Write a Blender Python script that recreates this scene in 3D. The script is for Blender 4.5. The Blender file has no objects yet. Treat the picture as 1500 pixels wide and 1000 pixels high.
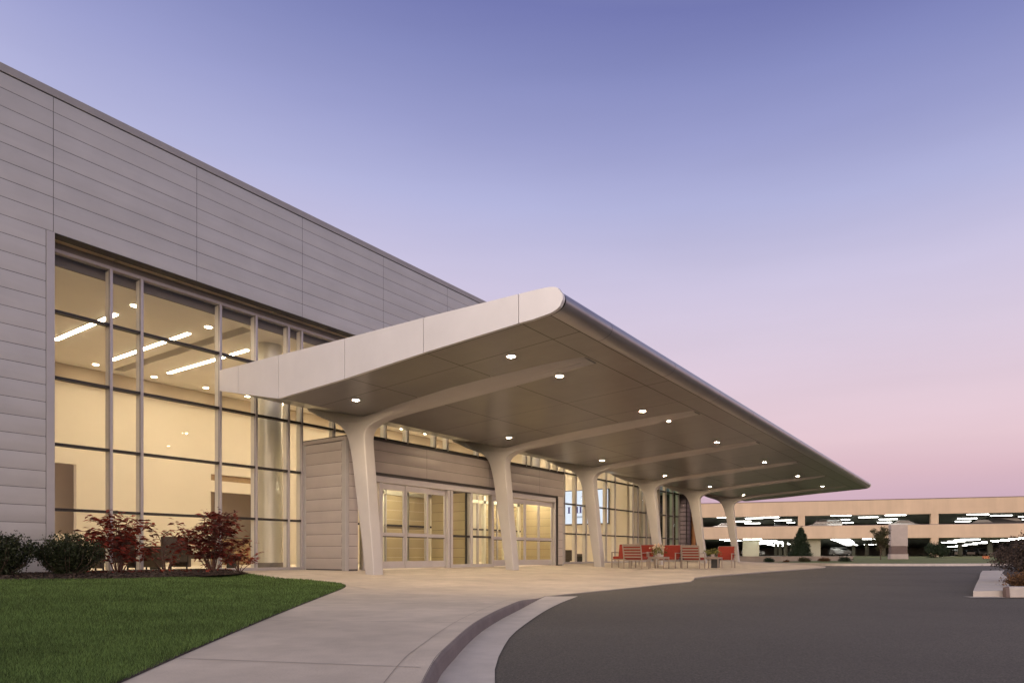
import bpy, bmesh, math, random
import numpy as np
from mathutils import Vector, Matrix
random.seed(7); rng = np.random.default_rng(7)
scene = bpy.context.scene
COL = scene.collection
PI = math.pi
FX, FY = 0.81497, 0.57948          # the way the camera looks, on the ground plane

def RD(r, d):                       # metres right of / ahead of the viewpoint -> world x, y
    return (FY*r + FX*d, -FX*r + FY*d)

# ------------------------------------------------------------------ materials
def mat(name, col, rough=.6, metal=0, nscale=0, namt=.1, bump=0, bscale=None, spec=.5, emit=None, estr=0,
        streak=None, island=0, coat=0):
    m = bpy.data.materials.new(name); m.use_nodes = True
    nt = m.node_tree; N = nt.nodes; L = nt.links
    bs = N['Principled BSDF']
    bs.inputs['Base Color'].default_value = (*col, 1)
    bs.inputs['Roughness'].default_value = rough
    bs.inputs['Metallic'].default_value = metal
    bs.inputs['Specular IOR Level'].default_value = spec
    bs.inputs['Coat Weight'].default_value = coat
    if emit:
        bs.inputs['Emission Color'].default_value = (*emit, 1); bs.inputs['Emission Strength'].default_value = estr
    tc = N.new('ShaderNodeTexCoord')
    def noise(scale, detail=5, vec=None, r=.6):
        n = N.new('ShaderNodeTexNoise'); n.inputs['Scale'].default_value = scale
        n.inputs['Detail'].default_value = detail; n.inputs['Roughness'].default_value = r
        L.new(vec or tc.outputs['Object'], n.inputs['Vector']); return n
    src = None
    if nscale:
        n = noise(nscale)
        ra = N.new('ShaderNodeMapRange'); ra.inputs[1].default_value = .3; ra.inputs[2].default_value = .7
        ra.inputs[3].default_value = 1-namt; ra.inputs[4].default_value = 1+namt
        L.new(n.outputs['Fac'], ra.inputs[0]); src = ra.outputs[0]
    if streak:
        mp = N.new('ShaderNodeMapping'); mp.inputs['Scale'].default_value = streak[:3]
        L.new(tc.outputs['Object'], mp.inputs['Vector'])
        n = noise(1, 4, mp.outputs['Vector'])
        ra = N.new('ShaderNodeMapRange'); ra.inputs[1].default_value = .3; ra.inputs[2].default_value = .7
        ra.inputs[3].default_value = 1-streak[3]; ra.inputs[4].default_value = 1+streak[3]
        L.new(n.outputs['Fac'], ra.inputs[0])
        if src:
            mu = N.new('ShaderNodeMath'); mu.operation = 'MULTIPLY'; L.new(src, mu.inputs[0]); L.new(ra.outputs[0], mu.inputs[1]); src = mu.outputs[0]
        else: src = ra.outputs[0]
    if island:
        g = N.new('ShaderNodeNewGeometry')
        ra = N.new('ShaderNodeMapRange'); ra.inputs[3].default_value = 1-island; ra.inputs[4].default_value = 1+island
        L.new(g.outputs['Random Per Island'], ra.inputs[0])
        if src:
            mu = N.new('ShaderNodeMath'); mu.operation = 'MULTIPLY'; L.new(src, mu.inputs[0]); L.new(ra.outputs[0], mu.inputs[1]); src = mu.outputs[0]
        else: src = ra.outputs[0]
    if src:
        vm = N.new('ShaderNodeVectorMath'); vm.operation = 'SCALE'
        vm.inputs[0].default_value = col; L.new(src, vm.inputs['Scale'])
        L.new(vm.outputs[0], bs.inputs['Base Color'])
    if bump:
        n = noise(bscale or nscale or 10, 6)
        bp = N.new('ShaderNodeBump'); bp.inputs['Strength'].default_value = bump; bp.inputs['Distance'].default_value = .02
        L.new(n.outputs['Fac'], bp.inputs['Height']); L.new(bp.outputs[0], bs.inputs['Normal'])
    return m

def glass(name, tint=(1, 1, 1), refl=1.0, rough=0.0):
    m = bpy.data.materials.new(name); m.use_nodes = True
    nt = m.node_tree; N = nt.nodes; L = nt.links
    N.clear()
    out = N.new('ShaderNodeOutputMaterial'); mx = N.new('ShaderNodeMixShader')
    tr = N.new('ShaderNodeBsdfTransparent'); tr.inputs[0].default_value = (*tint, 1)
    gl = N.new('ShaderNodeBsdfGlossy'); gl.inputs['Roughness'].default_value = rough
    fr = N.new('ShaderNodeFresnel'); fr.inputs[0].default_value = 1.5
    ml = N.new('ShaderNodeMath'); ml.operation = 'MULTIPLY'; ml.inputs[1].default_value = refl
    L.new(fr.outputs[0], ml.inputs[0]); L.new(ml.outputs[0], mx.inputs[0])
    L.new(tr.outputs[0], mx.inputs[1]); L.new(gl.outputs[0], mx.inputs[2]); L.new(mx.outputs[0], out.inputs[0])
    return m

def emis(name, col, s):
    m = bpy.data.materials.new(name); m.use_nodes = True
    nt = m.node_tree; nt.nodes.clear()
    o = nt.nodes.new('ShaderNodeOutputMaterial'); e = nt.nodes.new('ShaderNodeEmission')
    e.inputs[0].default_value = (*col, 1); e.inputs[1].default_value = s
    nt.links.new(e.outputs[0], o.inputs[0]); return m

def leafmat(name, col, island=.5, trans=.25, rough=.6, nscale=0, namt=.2):
    m = mat(name, col, rough, island=island, spec=.3, nscale=nscale, namt=namt)
    nt = m.node_tree; N = nt.nodes; L = nt.links
    bs = N['Principled BSDF']; out = N['Material Output']
    t = N.new('ShaderNodeBsdfTranslucent'); mx = N.new('ShaderNodeMixShader'); mx.inputs[0].default_value = trans
    src = bs.inputs['Base Color'].links[0].from_socket
    L.new(src, t.inputs[0]); L.new(bs.outputs[0], mx.inputs[1]); L.new(t.outputs[0], mx.inputs[2]); L.new(mx.outputs[0], out.inputs[0])
    return m

M = {}
M['clad'] = mat('clad', (.49, .485, .465), .42, .35, 1.3, .05, streak=(.25, .25, 3.0, .05), island=.025)
M['clad_back'] = mat('clad_back', (.07, .065, .065), .7)
M['coping'] = mat('coping', (.34, .325, .315), .45, .35, 2, .06)
M['trim'] = mat('trim', (.45, .435, .43), .42, .35, 3, .04)
M['vclad'] = mat('vclad', (.47, .425, .40), .45, .25, 1.5, .05, streak=(.3, .3, 4, .05), island=.03)
M['inclad'] = mat('inclad', (.46, .38, .24), .5, .1, 1.5, .05, island=.03)  # same cladding indoors, warm lamp light tinted into its colour
M['fascia'] = mat('fascia', (.34, .30, .28), .45, .25, 1.5, .05, streak=(.3, .3, 4, .05), island=.03)  # darker copy of the vestibule cladding; canopy shade is painted in
M['mullion'] = mat('mullion', (.46, .43, .44), .4, .35, 4, .05)
M['mullion_lit'] = mat('mullion_lit', (.90, .86, .78), .5)  # whitened copy of the mullion; lobby light is painted into it
M['doorframe'] = mat('doorframe', (.52, .49, .48), .4, .3, 3, .04)
M['transom'] = mat('transom', (.035, .03, .028), .5, .2, 3, .1)
M['soffit_metal'] = mat('soffit_metal', (.75, .60, .40), .3, .2, 2, .25)  # golden colour stands in for lobby light reflected on the soffit
M['panel'] = mat('panel', (.80, .78, .78), .38, .12, 1.2, .03, streak=(.4, 1.2, .6, .03), island=.015)
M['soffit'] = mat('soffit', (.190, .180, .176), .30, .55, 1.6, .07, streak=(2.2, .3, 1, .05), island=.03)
M['nose'] = mat('nose', (.36, .345, .35), .30, .6, 1.5, .06, streak=(1.2, .2, .2, .06))
M['col'] = mat('col', (.48, .46, .455), .5, .0, 1.5, .05, .05, 30)
M['arm'] = mat('arm', (.46, .44, .43), .5, .0, 1.5, .05)
M['grear'] = mat('grear', (.22, .21, .18), .9, 0, .3, .3)
M['roofm'] = mat('roofm', (.35, .34, .33), .8, 0, 2, .1)
M['dark'] = mat('dark', (.02, .02, .02), .6)
M['conc'] = mat('conc', (.53, .455, .38), .8, 0, .7, .16, .25, 60, streak=(3.5, 3.5, 1, .09))
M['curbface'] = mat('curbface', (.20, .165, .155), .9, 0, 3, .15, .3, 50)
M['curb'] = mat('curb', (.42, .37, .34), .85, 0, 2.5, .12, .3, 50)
M['pan'] = mat('pan', (.53, .475, .43), .85, 0, 2.0, .10, .3, 70, streak=(8, 8, 1, .05))
M['joint'] = mat('joint', (.22, .19, .17), .9)
M['asphalt'] = mat('asphalt', (.100, .089, .077), .85, 0, .22, .16, .7, 130, streak=(90, 90, 90, .5))
M['ground'] = mat('ground', (.09, .09, .04), .9, 0, .3, .25)
M['lawn'] = mat('lawn', (.040, .065, .020), .9, 0, 3, .25, .5, 60)
M['blade'] = leafmat('blade', (.120, .190, .052), .85, .3, .6, 1.1, .28)
M['berm'] = mat('berm', (.155, .175, .05), .9, 0, .8, .3, .6, 12, streak=(6, 6, 6, .25))
M['mulch'] = mat('mulch', (.050, .034, .028), .95, 0, 14, .5, 1.0, 40)
M['chip'] = mat('chip', (.075, .050, .038), .95, 0, 0, island=.6)
M['bark'] = mat('bark', (.10, .07, .05), .9, 0, 20, .3, .5, 40)
M['redtwig'] = mat('redtwig', (.12, .06, .045), .8, 0, 20, .3)
M['boxleaf'] = leafmat('boxleaf', (.030, .040, .016), .55, .15, .45)
M['redleaf'] = leafmat('redleaf', (.23, .040, .026), .75, .35, .5)
M['redleaf_b'] = leafmat('redleaf_b', (.18, .034, .026), .75, .3, .5)
M['conifer'] = leafmat('conifer', (.028, .045, .022), .5, .12)
M['treeleaf'] = leafmat('treeleaf', (.075, .07, .032), .5, .3)
M['islandleaf'] = leafmat('islandleaf', (.085, .062, .052), .6, .25)
M['coverleaf'] = leafmat('coverleaf', (.16, .085, .04), .7, .25)
M['precast'] = mat('precast', (.59, .45, .33), .85, 0, .25, .07, .15, 20, streak=(.9, .9, .12, .07))
M['precast_edge'] = mat('precast_edge', (.22, .17, .17), .8, 0, 1, .1)
M['gfloor'] = mat('gfloor', (.40, .39, .36), .85, 0, .3, .2)
M['gceil'] = mat('gceil', (.45, .47, .42), .85, 0, .3, .15)
M['gwall'] = mat('gwall', (.42, .41, .32), .85, 0, .5, .1)
M['tube'] = emis('tube', (1, .98, .90), 17)
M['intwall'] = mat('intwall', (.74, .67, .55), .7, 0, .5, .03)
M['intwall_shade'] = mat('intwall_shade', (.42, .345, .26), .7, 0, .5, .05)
M['ceil'] = mat('ceil', (.93, .89, .81), .8, 0, .6, .03)
M['slot'] = mat('slot', (.21, .19, .18), .8)
M['intfloor'] = mat('intfloor', (.78, .70, .60), .35, 0, 1, .08)
M['frost'] = mat('frost', (.72, .70, .60), .3, .25, 1, .04)
M['lamp'] = emis('lamp', (1, .82, .57), 47)
M['spotlamp'] = emis('spotlamp', (1, .83, .56), 75)
M['candisc'] = emis('candisc', (1, .76, .49), 1080)
M['canring'] = mat('canring', (.8, .78, .74), .3, .3)
M['screen'] = emis('screen', (.80, .88, 1.0), 1.05)
M['logo'] = emis('logo', (.13, .10, .30), .6)
M['logo_red'] = emis('logo_red', (.55, .10, .22), .6)
M['logo_grey'] = emis('logo_grey', (.55, .62, .72), .8)
M['red'] = mat('red', (.27, .032, .018), .85, 0, 6, .12, .25, 120)
M['frame'] = mat('frame', (.33, .27, .23), .45, .25, 6, .06)
M['furn'] = mat('furn', (.10, .075, .055), .7, 0, 8, .2)
M['wood'] = mat('wood', (.34, .23, .12), .5, 0, 4, .15)
M['pot'] = mat('pot', (.03, .03, .03), .5)
M['stone'] = mat('stone', (.47, .40, .37), .85, 0, 2, .1, .2, 30)
M['stone_dark'] = mat('stone_dark', (.17, .12, .11), .8, 0, 2, .12)
M['wallconc'] = mat('wallconc', (.40, .33, .28), .85, 0, 1.2, .12, .2, 20, streak=(1, 1, .3, .1))
M['orange'] = mat('orange', (.55, .20, .09), .8, 0, 6, .1)
M['flower'] = leafmat('flower', (.75, .60, .45), .4, .4)
M['potleaf'] = leafmat('potleaf', (.20, .20, .07), .6, .3)
M['glass'] = glass('glass', (.97, .97, .95), .4)
M['glass_door'] = glass('glass_door', (.93, .95, .88), .6)
M['glass_teal'] = glass('glass_teal', (.62, .80, .76), .9)
M['tower_glass'] = mat('tower_glass', (.075, .062, .066), .16, .6, .9, .35)
M['tower_post'] = mat('tower_post', (.42, .20, .09), .6, 0, 3, .1)
M['carglass'] = mat('carglass', (.015, .018, .02), .08, 0, spec=.8)
M['tyre'] = mat('tyre', (.015, .015, .015), .8)
M['rim'] = mat('rim', (.5, .5, .5), .3, .8)
M['headlight'] = mat('headlight', (.85, .85, .85), .15, .2)

# ------------------------------------------------------------------ mesh builder
class MB:
    def __init__(s): s.v = []; s.f = []; s.mi = []
    def add(s, vs, fs, mi=0):
        o = len(s.v); s.v += [tuple(map(float, p)) for p in vs]
        for f in fs: s.f.append([i+o for i in f]); s.mi.append(mi)
    def quad(s, a, b, c, d, mi=0): s.add([a, b, c, d], [(0, 1, 2, 3)], mi)
    def box(s, x0, x1, y0, y1, z0, z1, mi=0, fn=None):
        vs = [(x0, y0, z0), (x1, y0, z0), (x1, y1, z0), (x0, y1, z0), (x0, y0, z1), (x1, y0, z1), (x1, y1, z1), (x0, y1, z1)]
        if fn: vs = [fn(*p) for p in vs]
        s.add(vs, [(3, 2, 1, 0), (4, 5, 6, 7), (0, 1, 5, 4), (1, 2, 6, 5), (2, 3, 7, 6), (3, 0, 4, 7)], mi)
    def beam(s, p, q, w, h=None, mi=0):
        h = h or w; p = Vector(p); q = Vector(q); d = (q-p).normalized()
        up = Vector((0, 0, 1)) if abs(d.z) < .95 else Vector((1, 0, 0))
        x = d.cross(up).normalized()*(w/2); y = x.cross(d).normalized()*(h/2)
        vs = [p-x-y, p+x-y, p+x+y, p-x+y, q-x-y, q+x-y, q+x+y, q-x+y]
        s.add(vs, [(3, 2, 1, 0), (4, 5, 6, 7), (0, 1, 5, 4), (1, 2, 6, 5), (2, 3, 7, 6), (3, 0, 4, 7)], mi)
    def tube(s, pts, rads, n=8, mi=0, cap=True):
        pts = [Vector(p) for p in pts]; vs = []; fs = []
        if not hasattr(rads, '__len__'): rads = [rads]*len(pts)
        for i, p in enumerate(pts):
            d = (pts[min(i+1, len(pts)-1)]-pts[max(i-1, 0)]).normalized()
            up = Vector((0, 0, 1)) if abs(d.z) < .9 else Vector((1, 0, 0))
            x = d.cross(up).normalized(); y = x.cross(d)
            for k in range(n):
                a = 2*PI*k/n; vs.append(p+(x*math.cos(a)+y*math.sin(a))*rads[i])
        for i in range(len(pts)-1):
            for k in range(n):
                fs.append((i*n+k, i*n+(k+1) % n, (i+1)*n+(k+1) % n, (i+1)*n+k))
        if cap: fs.append(tuple(range(n))[::-1]); fs.append(tuple((len(pts)-1)*n+k for k in range(n)))
        s.add(vs, fs, mi)
    def disc(s, c, r, n=20, up=1, mi=0):
        vs = [(c[0]+r*math.cos(2*PI*k/n), c[1]+r*math.sin(2*PI*k/n), c[2]) for k in range(n)]
        s.add(vs, [tuple(range(n)) if up > 0 else tuple(range(n))[::-1]], mi)
    def ring(s, c, r0, r1, h, n=20, mi=0):
        vs = []; fs = []
        for k in range(n):
            a = 2*PI*k/n; ca, sa = math.cos(a), math.sin(a)
            for r, z in ((r0, 0), (r0, -h), (r1, -h), (r1, 0)): vs.append((c[0]+r*ca, c[1]+r*sa, c[2]+z))
        for k in range(n):
            k2 = (k+1) % n
            for j in range(4): fs.append((k*4+j, k*4+(j+1) % 4, k2*4+(j+1) % 4, k2*4+j))
        s.add(vs, fs, mi)
    def prism(s, prof, p0, p1, mi=0):   # prof points are (x, y, z) functions already at two ends
        n = len(p0); s.add(list(p0)+list(p1), [tuple(range(n))[::-1], tuple(range(n, 2*n))]+[(i, (i+1) % n, n+(i+1) % n, n+i) for i in range(n)], mi)
    def grid(s, rows, mi=0, flip=False):
        n = len(rows[0]); vs = [p for r in rows for p in r]; fs = []
        for i in range(len(rows)-1):
            for j in range(n-1):
                q = (i*n+j, i*n+j+1, (i+1)*n+j+1, (i+1)*n+j); fs.append(q[::-1] if flip else q)
        s.add(vs, fs, mi)
    def obj(s, name, mats, parent=None, loc=None, smooth=False, bevel=0, rotz=0, scale=None, local=False):
        me = bpy.data.meshes.new(name); me.from_pydata(s.v, [], s.f)
        if not isinstance(mats, (list, tuple)): mats = [mats]
        for m in mats: me.materials.append(m)
        if len(mats) > 1: me.polygons.foreach_set('material_index', s.mi)
        if smooth: me.polygons.foreach_set('use_smooth', [True]*len(me.polygons))
        me.update()
        o = bpy.data.objects.new(name, me); COL.objects.link(o)
        if parent: o.parent = parent
        if parent and not local and parent.type == 'EMPTY' and 'world_space' in parent:
            o.matrix_parent_inverse = Matrix.Translation(-Vector(parent.location))
        if loc: o.location = loc
        if rotz: o.rotation_euler = (0, 0, rotz)
        if bevel:
            b = o.modifiers.new('Bevel', 'BEVEL'); b.width = bevel; b.segments = 2; b.limit_method = 'ANGLE'; b.angle_limit = math.radians(40)
        return o

def each(mb, name, mats, parent=None, **k):     # a builder holding only boxes / 8-corner blocks -> one object per block
    out = []
    for i in range(0, len(mb.v), 8):
        m2 = MB(); m2.v = mb.v[i:i+8]; m2.f = [[q-i for q in f] for f in mb.f if i <= f[0] < i+8]; m2.mi = [0]*len(m2.f)
        out.append(m2.obj(name, mats, parent, **k))
    return out

def tag(o, label=None, cat=None, group=None, kind=None):
    if label: o['label'] = label
    if cat: o['category'] = cat
    if group: o['group'] = group
    if kind: o['kind'] = kind
    return o
def thing(name, label, cat, loc=(0, 0, 0), rotz=0, group=None, world=False):
    o = bpy.data.objects.new(name, None); COL.objects.link(o); o.empty_display_size = .2
    o.location = loc; o.rotation_euler = (0, 0, rotz)
    if world: o['world_space'] = 1
    return tag(o, label, cat, group)
def struct(o): o['kind'] = 'structure'; return o
def copy_tree(o, parent=None):
    c = o.copy(); COL.objects.link(c)
    if parent: c.parent = parent
    for ch in list(o.children): copy_tree(ch, c)
    return c
def sharp(o, deg=35):
    me = o.data
    me.polygons.foreach_set('use_smooth', [True]*len(me.polygons)); me.set_sharp_from_angle(angle=math.radians(deg))

def lerp(xs, ys, x): return float(np.interp(x, xs, ys))
def crspline(pts, n=6):
    P = [Vector(p) for p in pts]; out = []
    for i in range(len(P)-1):
        p0 = P[max(i-1, 0)]; p1 = P[i]; p2 = P[i+1]; p3 = P[min(i+2, len(P)-1)]
        for k in range(n):
            t = k/n
            out.append(.5*((2*p1)+(p2-p0)*t+(2*p0-5*p1+4*p2-p3)*t*t+(3*p1-p0-3*p2+p3)*t**3))
    out.append(P[-1]); return out

# ------------------------------------------------------------------ ground surfaces
def zpat(b): return lerp([5, 6, 12.7, 14.0, 16], [-.262, -.250, -.105, -.006, 0], b)
def zwalk(a, b):
    t = min(1, max(0, (a-6.6)/(9.2-6.6))); t = t*t*(3-2*t)
    return (1-t)*(-.155)+t*zpat(b)

g = MB(); g.grid([[(x, y, -.6) for x in (-1500, 0, 1500)] for y in (-1500, 0, 1500)])
struct(g.obj('ground', M['ground']))
r = MB(); r.grid([[(x, y, -.262) for x in np.linspace(-60, 60, 13)] for y in np.linspace(-70, 14, 12)])
struct(r.obj('road', M['asphalt']))

O_ = [(-6, -5.6), (-3, -2.45), (-.8, -.42), (.6, .75), (1.7, 1.66), (2.7, 2.44), (3.23, 2.80), (4.45, 3.56), (5.6, 4.18), (6.75, 4.74), (8, 5.35), (9.25, 5.92)]
I_ = [(-6, -4.2), (-3, -1.2), (-.8, .98), (.4, 2.16), (1.46, 3.20), (2.52, 4.22), (4.27, 5.85), (6.0, 7.42), (7.2, 8.52), (8.4, 9.70), (8.95, 10.45), (9.15, 11.0), (9.2, 11.8), (9.2, 12.6), (9.2, 13.5), (9.2, 15.55)]
Oc = crspline([(*p, 0) for p in O_], 5); Ic = crspline([(*p, 0) for p in I_[:12]], 5)+[Vector((*p, 0)) for p in I_[12:]]
# sidewalk and patio: a loft between the curb line and the lawn / building line
def resample(P, n):
    P = [Vector(p) for p in P]; d = [0]
    for i in range(1, len(P)): d.append(d[-1]+(P[i]-P[i-1]).length)
    return [Vector((lerp(d, [p.x for p in P], t), lerp(d, [p.y for p in P], t), 0)) for t in np.linspace(0, d[-1], n)]
Oa, Ia = resample(Oc, 48), resample(Ic, 48)
Ob = [Vector((x, y, 0)) for x, y in ((9.25, 5.92), (10, 5.95), (12, 6.0), (14, 6.08), (15.6, 6.12), (16.2, 6.14), (17.4, 6.5), (18.5, 6.9), (20.5, 7.05), (24, 7.05), (30, 7.0), (36.5, 6.97), (38.5, 7.3), (40.5, 8.3), (42, 9.8), (43.4, 11.4), (44.6, 13.3))]
Ib = [Vector((lerp([0, 16], [9.2, 45.2], i), 15.55, 0)) for i in range(17)]
w = MB()
def loft(A, B, n=26):
    rows = []
    for p, q in zip(A, B):
        row = []
        for k in range(n+1):
            c = p.lerp(q, k/n); row.append((c.x, c.y, zwalk(c.x, c.y)))
        rows.append(row)
    return rows
w.grid(loft(Oa, Ia)); w.grid(loft([Ob[0]]+Ob[1:], Ib), 0)
sw = w.obj('sidewalk', M['conc'], smooth=True); struct(sw)
# scored control joints, laid as thin dark strips just proud of the concrete
j = MB()
def strip(p, q, wd=.012, n=24):
    p = Vector((*p, 0)); q = Vector((*q, 0)); d = (q-p).normalized(); nn = Vector((-d.y, d.x, 0))*wd/2
    L_ = [p.lerp(q, k/n) for k in range(n+1)]
    j.grid([[(*(c-nn).xy, zwalk(*(c-nn).xy)+.0035), (*(c+nn).xy, zwalk(*(c+nn).xy)+.0035)] for c in L_])
def along(P, d):
    acc = 0
    for i in range(1, len(P)):
        s = (P[i]-P[i-1]).length
        if acc+s >= d: return P[i-1].lerp(P[i], (d-acc)/s)
        acc += s
    return P[-1]
for p, q in (((2.57, 2.40), (2.02, 3.70)), ((4.5, 3.63), (3.62, 5.22)), ((6.4, 4.60), (5.15, 6.62)), ((8.5, 5.62), (6.8, 8.12))): strip(p, q, .008)
for a in (12.06, 15.13, 18.2, 21.27, 24.34, 27.4, 30.48, 33.5, 36.62): strip((a, 7.2), (a, 15.4))
for b in (8.9, 11.0, 13.2): strip((9.6, b), (42, b), .012, 60)
for off in (.17,):
    P = [Vector((c.x-.0, c.y, 0)) for c in Oc]
    pts = []
    for i, c in enumerate(P):
        t = (P[min(i+1, len(P)-1)]-P[max(i-1, 0)]).normalized(); pts.append(c+Vector((-t.y, t.x, 0))*off)
    for i in range(len(pts)-1): strip(pts[i].xy, pts[i+1].xy, .0035, 2)
jo = j.obj('joint_line', M['joint']); jo.parent = sw
# curb face and nose, tapering to flush
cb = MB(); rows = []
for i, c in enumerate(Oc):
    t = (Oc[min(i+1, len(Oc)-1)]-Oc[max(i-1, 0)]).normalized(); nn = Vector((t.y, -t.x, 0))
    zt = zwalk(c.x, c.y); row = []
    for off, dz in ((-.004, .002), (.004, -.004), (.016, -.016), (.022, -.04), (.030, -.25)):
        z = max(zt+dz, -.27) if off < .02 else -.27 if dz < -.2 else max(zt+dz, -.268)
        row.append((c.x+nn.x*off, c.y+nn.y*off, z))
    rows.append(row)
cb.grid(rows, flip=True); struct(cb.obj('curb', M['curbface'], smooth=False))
# gutter pan beside the curb
G_ = [(-6, -6.3), (-3, -3.1), (-.5, -.78), (1.0, .55), (2.89, 2.17), (4.32, 3.12), (5.32, 3.66), (6.9, 4.42), (8.2, 4.98), (9.6, 5.52)]
Ga = resample(crspline([(*p, 0) for p in G_], 5), 40); Oa2 = resample(Oc, 40)
gp = MB(); gp.grid([[(q.x, q.y, -.255), ((p.x+q.x)/2, (p.y+q.y)/2, -.256), (p.x, p.y, -.254)] for p, q in zip(Oa2, Ga)])
struct(gp.obj('gutter_pan', M['pan'], smooth=True))
# edge of the drop-off zone
pe = MB()
for p, q in zip(Ob[:-1], Ob[1:]):
    pe.quad((p.x, p.y-.002, -.27), (q.x, q.y-.002, -.27), (q.x, q.y-.002, zwalk(q.x, q.y)), (p.x, p.y-.002, zwalk(p.x, p.y)))
pl = pe.obj('patio_edge', M['curb']); struct(pl)

# lawn
def mulch_front(a): return lerp([-30, 3.5, 6, 7.6, 8.6, 9.12], [12.0, 12.0, 12.4, 12.9, 13.3, 13.75], a)
lawn_rows = []
Il = [p for p in resample([c for c in Ic], 70)]
def zlawn(a, b, ia, iz):
    d = max(0, ia-a); t = min(1, d/4.5); t = t*t*(3-2*t)
    return (iz-.012)*(1-t)+t*lerp([-5, 3, 8, 12], [-.13, -.10, -.04, .012], b)+.02*math.sin(a*.9)*math.sin(b*.7)*t
offs = [0, .05, .2, .5, .9, 1.5, 2.3, 3.2, 4.4, 6, 8, 11, 16, 24]
lawn = MB()
for p in Il:
    iz = zwalk(p.x, p.y); lawn_rows.append([(p.x-o-.0, p.y, zlawn(p.x-o, p.y, p.x, iz)) for o in offs])
lawn.grid(lawn_rows, flip=True); lw = struct(lawn.obj('lawn', M['lawn'], smooth=True))
Ib_ = np.array([p.y for p in Il]); Ia_ = np.array([p.x for p in Il]); Iz_ = np.array([zwalk(p.x, p.y) for p in Il])
# soil rim between lawn and walk
so = MB(); so.grid([[(p.x+.012, p.y, zwalk(p.x, p.y)+.002), (p.x-.05, p.y+.02, zwalk(p.x, p.y)+.004)] for p in Il if p.y < 11.6])
struct(so.obj('soil_edge', M['mulch']))
# grass blades
def blades(n_target):
    n = n_target; dd = 2.2*np.exp(rng.random(n)*math.log(15.5/2.2)); tt = -.80+rng.random(n)*.62
    r_ = tt*dd; a = FY*r_+FX*dd; b = -FX*r_+FY*dd
    ia = np.interp(b, Ib_, Ia_); iz = np.interp(b, Ib_, Iz_)
    mf = np.interp(a, [-30, 3.5, 6, 7.6, 8.6, 9.12], [12.0, 12.0, 12.4, 12.9, 13.3, 13.75])
    ok = (a < ia-.02) & (b < mf+.05) & (a > -14)
    a, b, ia, iz, dd = a[ok], b[ok], ia[ok], iz[ok], dd[ok]
    d = np.maximum(0, ia-a); t = np.minimum(1, d/4.5); t = t*t*(3-2*t)
    z = (iz-.012)*(1-t)+t*np.interp(b, [-5, 3, 8, 12], [-.13, -.10, -.04, .012])+.02*np.sin(a*.9)*np.sin(b*.7)*t
    m = len(a); hgt = (.026+.024*rng.random(m))*(1+.25*np.sin(a*2.3+1.7*np.sin(b*1.9)))
    wd = .0028*np.maximum(1, dd/4.5)
    ang = rng.random(m)*2*PI; la = rng.random(m)*2*PI; ln = hgt*(.25+.6*rng.random(m))
    v = np.empty((m, 3, 3))
    v[:, 0] = np.stack([a-np.cos(ang)*wd, b-np.sin(ang)*wd, z-.004], 1)
    v[:, 1] = np.stack([a+np.cos(ang)*wd, b+np.sin(ang)*wd, z-.004], 1)
    v[:, 2] = np.stack([a+np.cos(la)*ln, b+np.sin(la)*ln, z+hgt], 1)
    return v.reshape(-1, 3)
def npmesh(name, V, k, mats):
    me = bpy.data.meshes.new(name); nv = len(V); nf = nv//k
    me.vertices.add(nv); me.vertices.foreach_set('co', np.ascontiguousarray(V, dtype=np.float32).ravel())
    me.loops.add(nv); me.loops.foreach_set('vertex_index', np.arange(nv, dtype=np.int32))
    me.polygons.add(nf); me.polygons.foreach_set('loop_start', np.arange(0, nv, k, dtype=np.int32))
    me.update(calc_edges=True); me.validate()
    for m in (mats if isinstance(mats, (list, tuple)) else [mats]): me.materials.append(m)
    o = bpy.data.objects.new(name, me); COL.objects.link(o); return o
gr = npmesh('grass', blades(430000), 3, M['blade'])
tag(gr, 'short mown green grass of the front lawn beside the walk', 'grass', kind='stuff')

# mulch bed
mb = MB(); rows = []
for a in np.concatenate([np.linspace(-16, 2, 12), np.linspace(2.5, 9.15, 44)]):
    f = mulch_front(a); row = []
    for k in range(15):
        t = k/14; b = f+(15.6-f)*t
        z = -.012+.075*math.sin(min(1, t*3)*PI/2)*min(1, (9.2-a)/.5+.12)+.014*(random.random()-.5)*(1 if 0 < k else 0)
        row.append((a, b+.05*(random.random()-.5)*(k == 0), z+.012*math.sin(a*3.1+b*2)))
    rows.append(row)
mb.grid(rows, flip=True); struct(mb.obj('mulch_bed', M['mulch'], smooth=True))
n = 9000; a = 1.5+rng.random(n)*7.5; f = np.array([mulch_front(x) for x in a]); t = rng.random(n)**1.6; b = f+(15.2-f)*t
z = -.008+.075*np.sin(np.minimum(1, t*3)*PI/2)*np.minimum(1, (9.2-a)/.5+.12)+.006
ang = rng.random(n)*2*PI; ln = .012+.03*rng.random(n); wd = .006+.008*rng.random(n); tl = (rng.random(n)-.5)*.03
u = np.stack([np.cos(ang), np.sin(ang), np.zeros(n)], 1)*ln[:, None]; u[:, 2] = tl; v_ = np.stack([-np.sin(ang), np.cos(ang), (rng.random(n)-.5)], 1)*wd[:, None]
c = np.stack([a, b, z+.004], 1)
V = np.stack([c-u-v_, c+u-v_, c+u+v_, c-u+v_], 1).reshape(-1, 3)
tag(npmesh('wood_chips', V, 4, M['chip']), 'dark brown bark chips scattered over the planting bed', 'mulch', kind='stuff')

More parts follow.
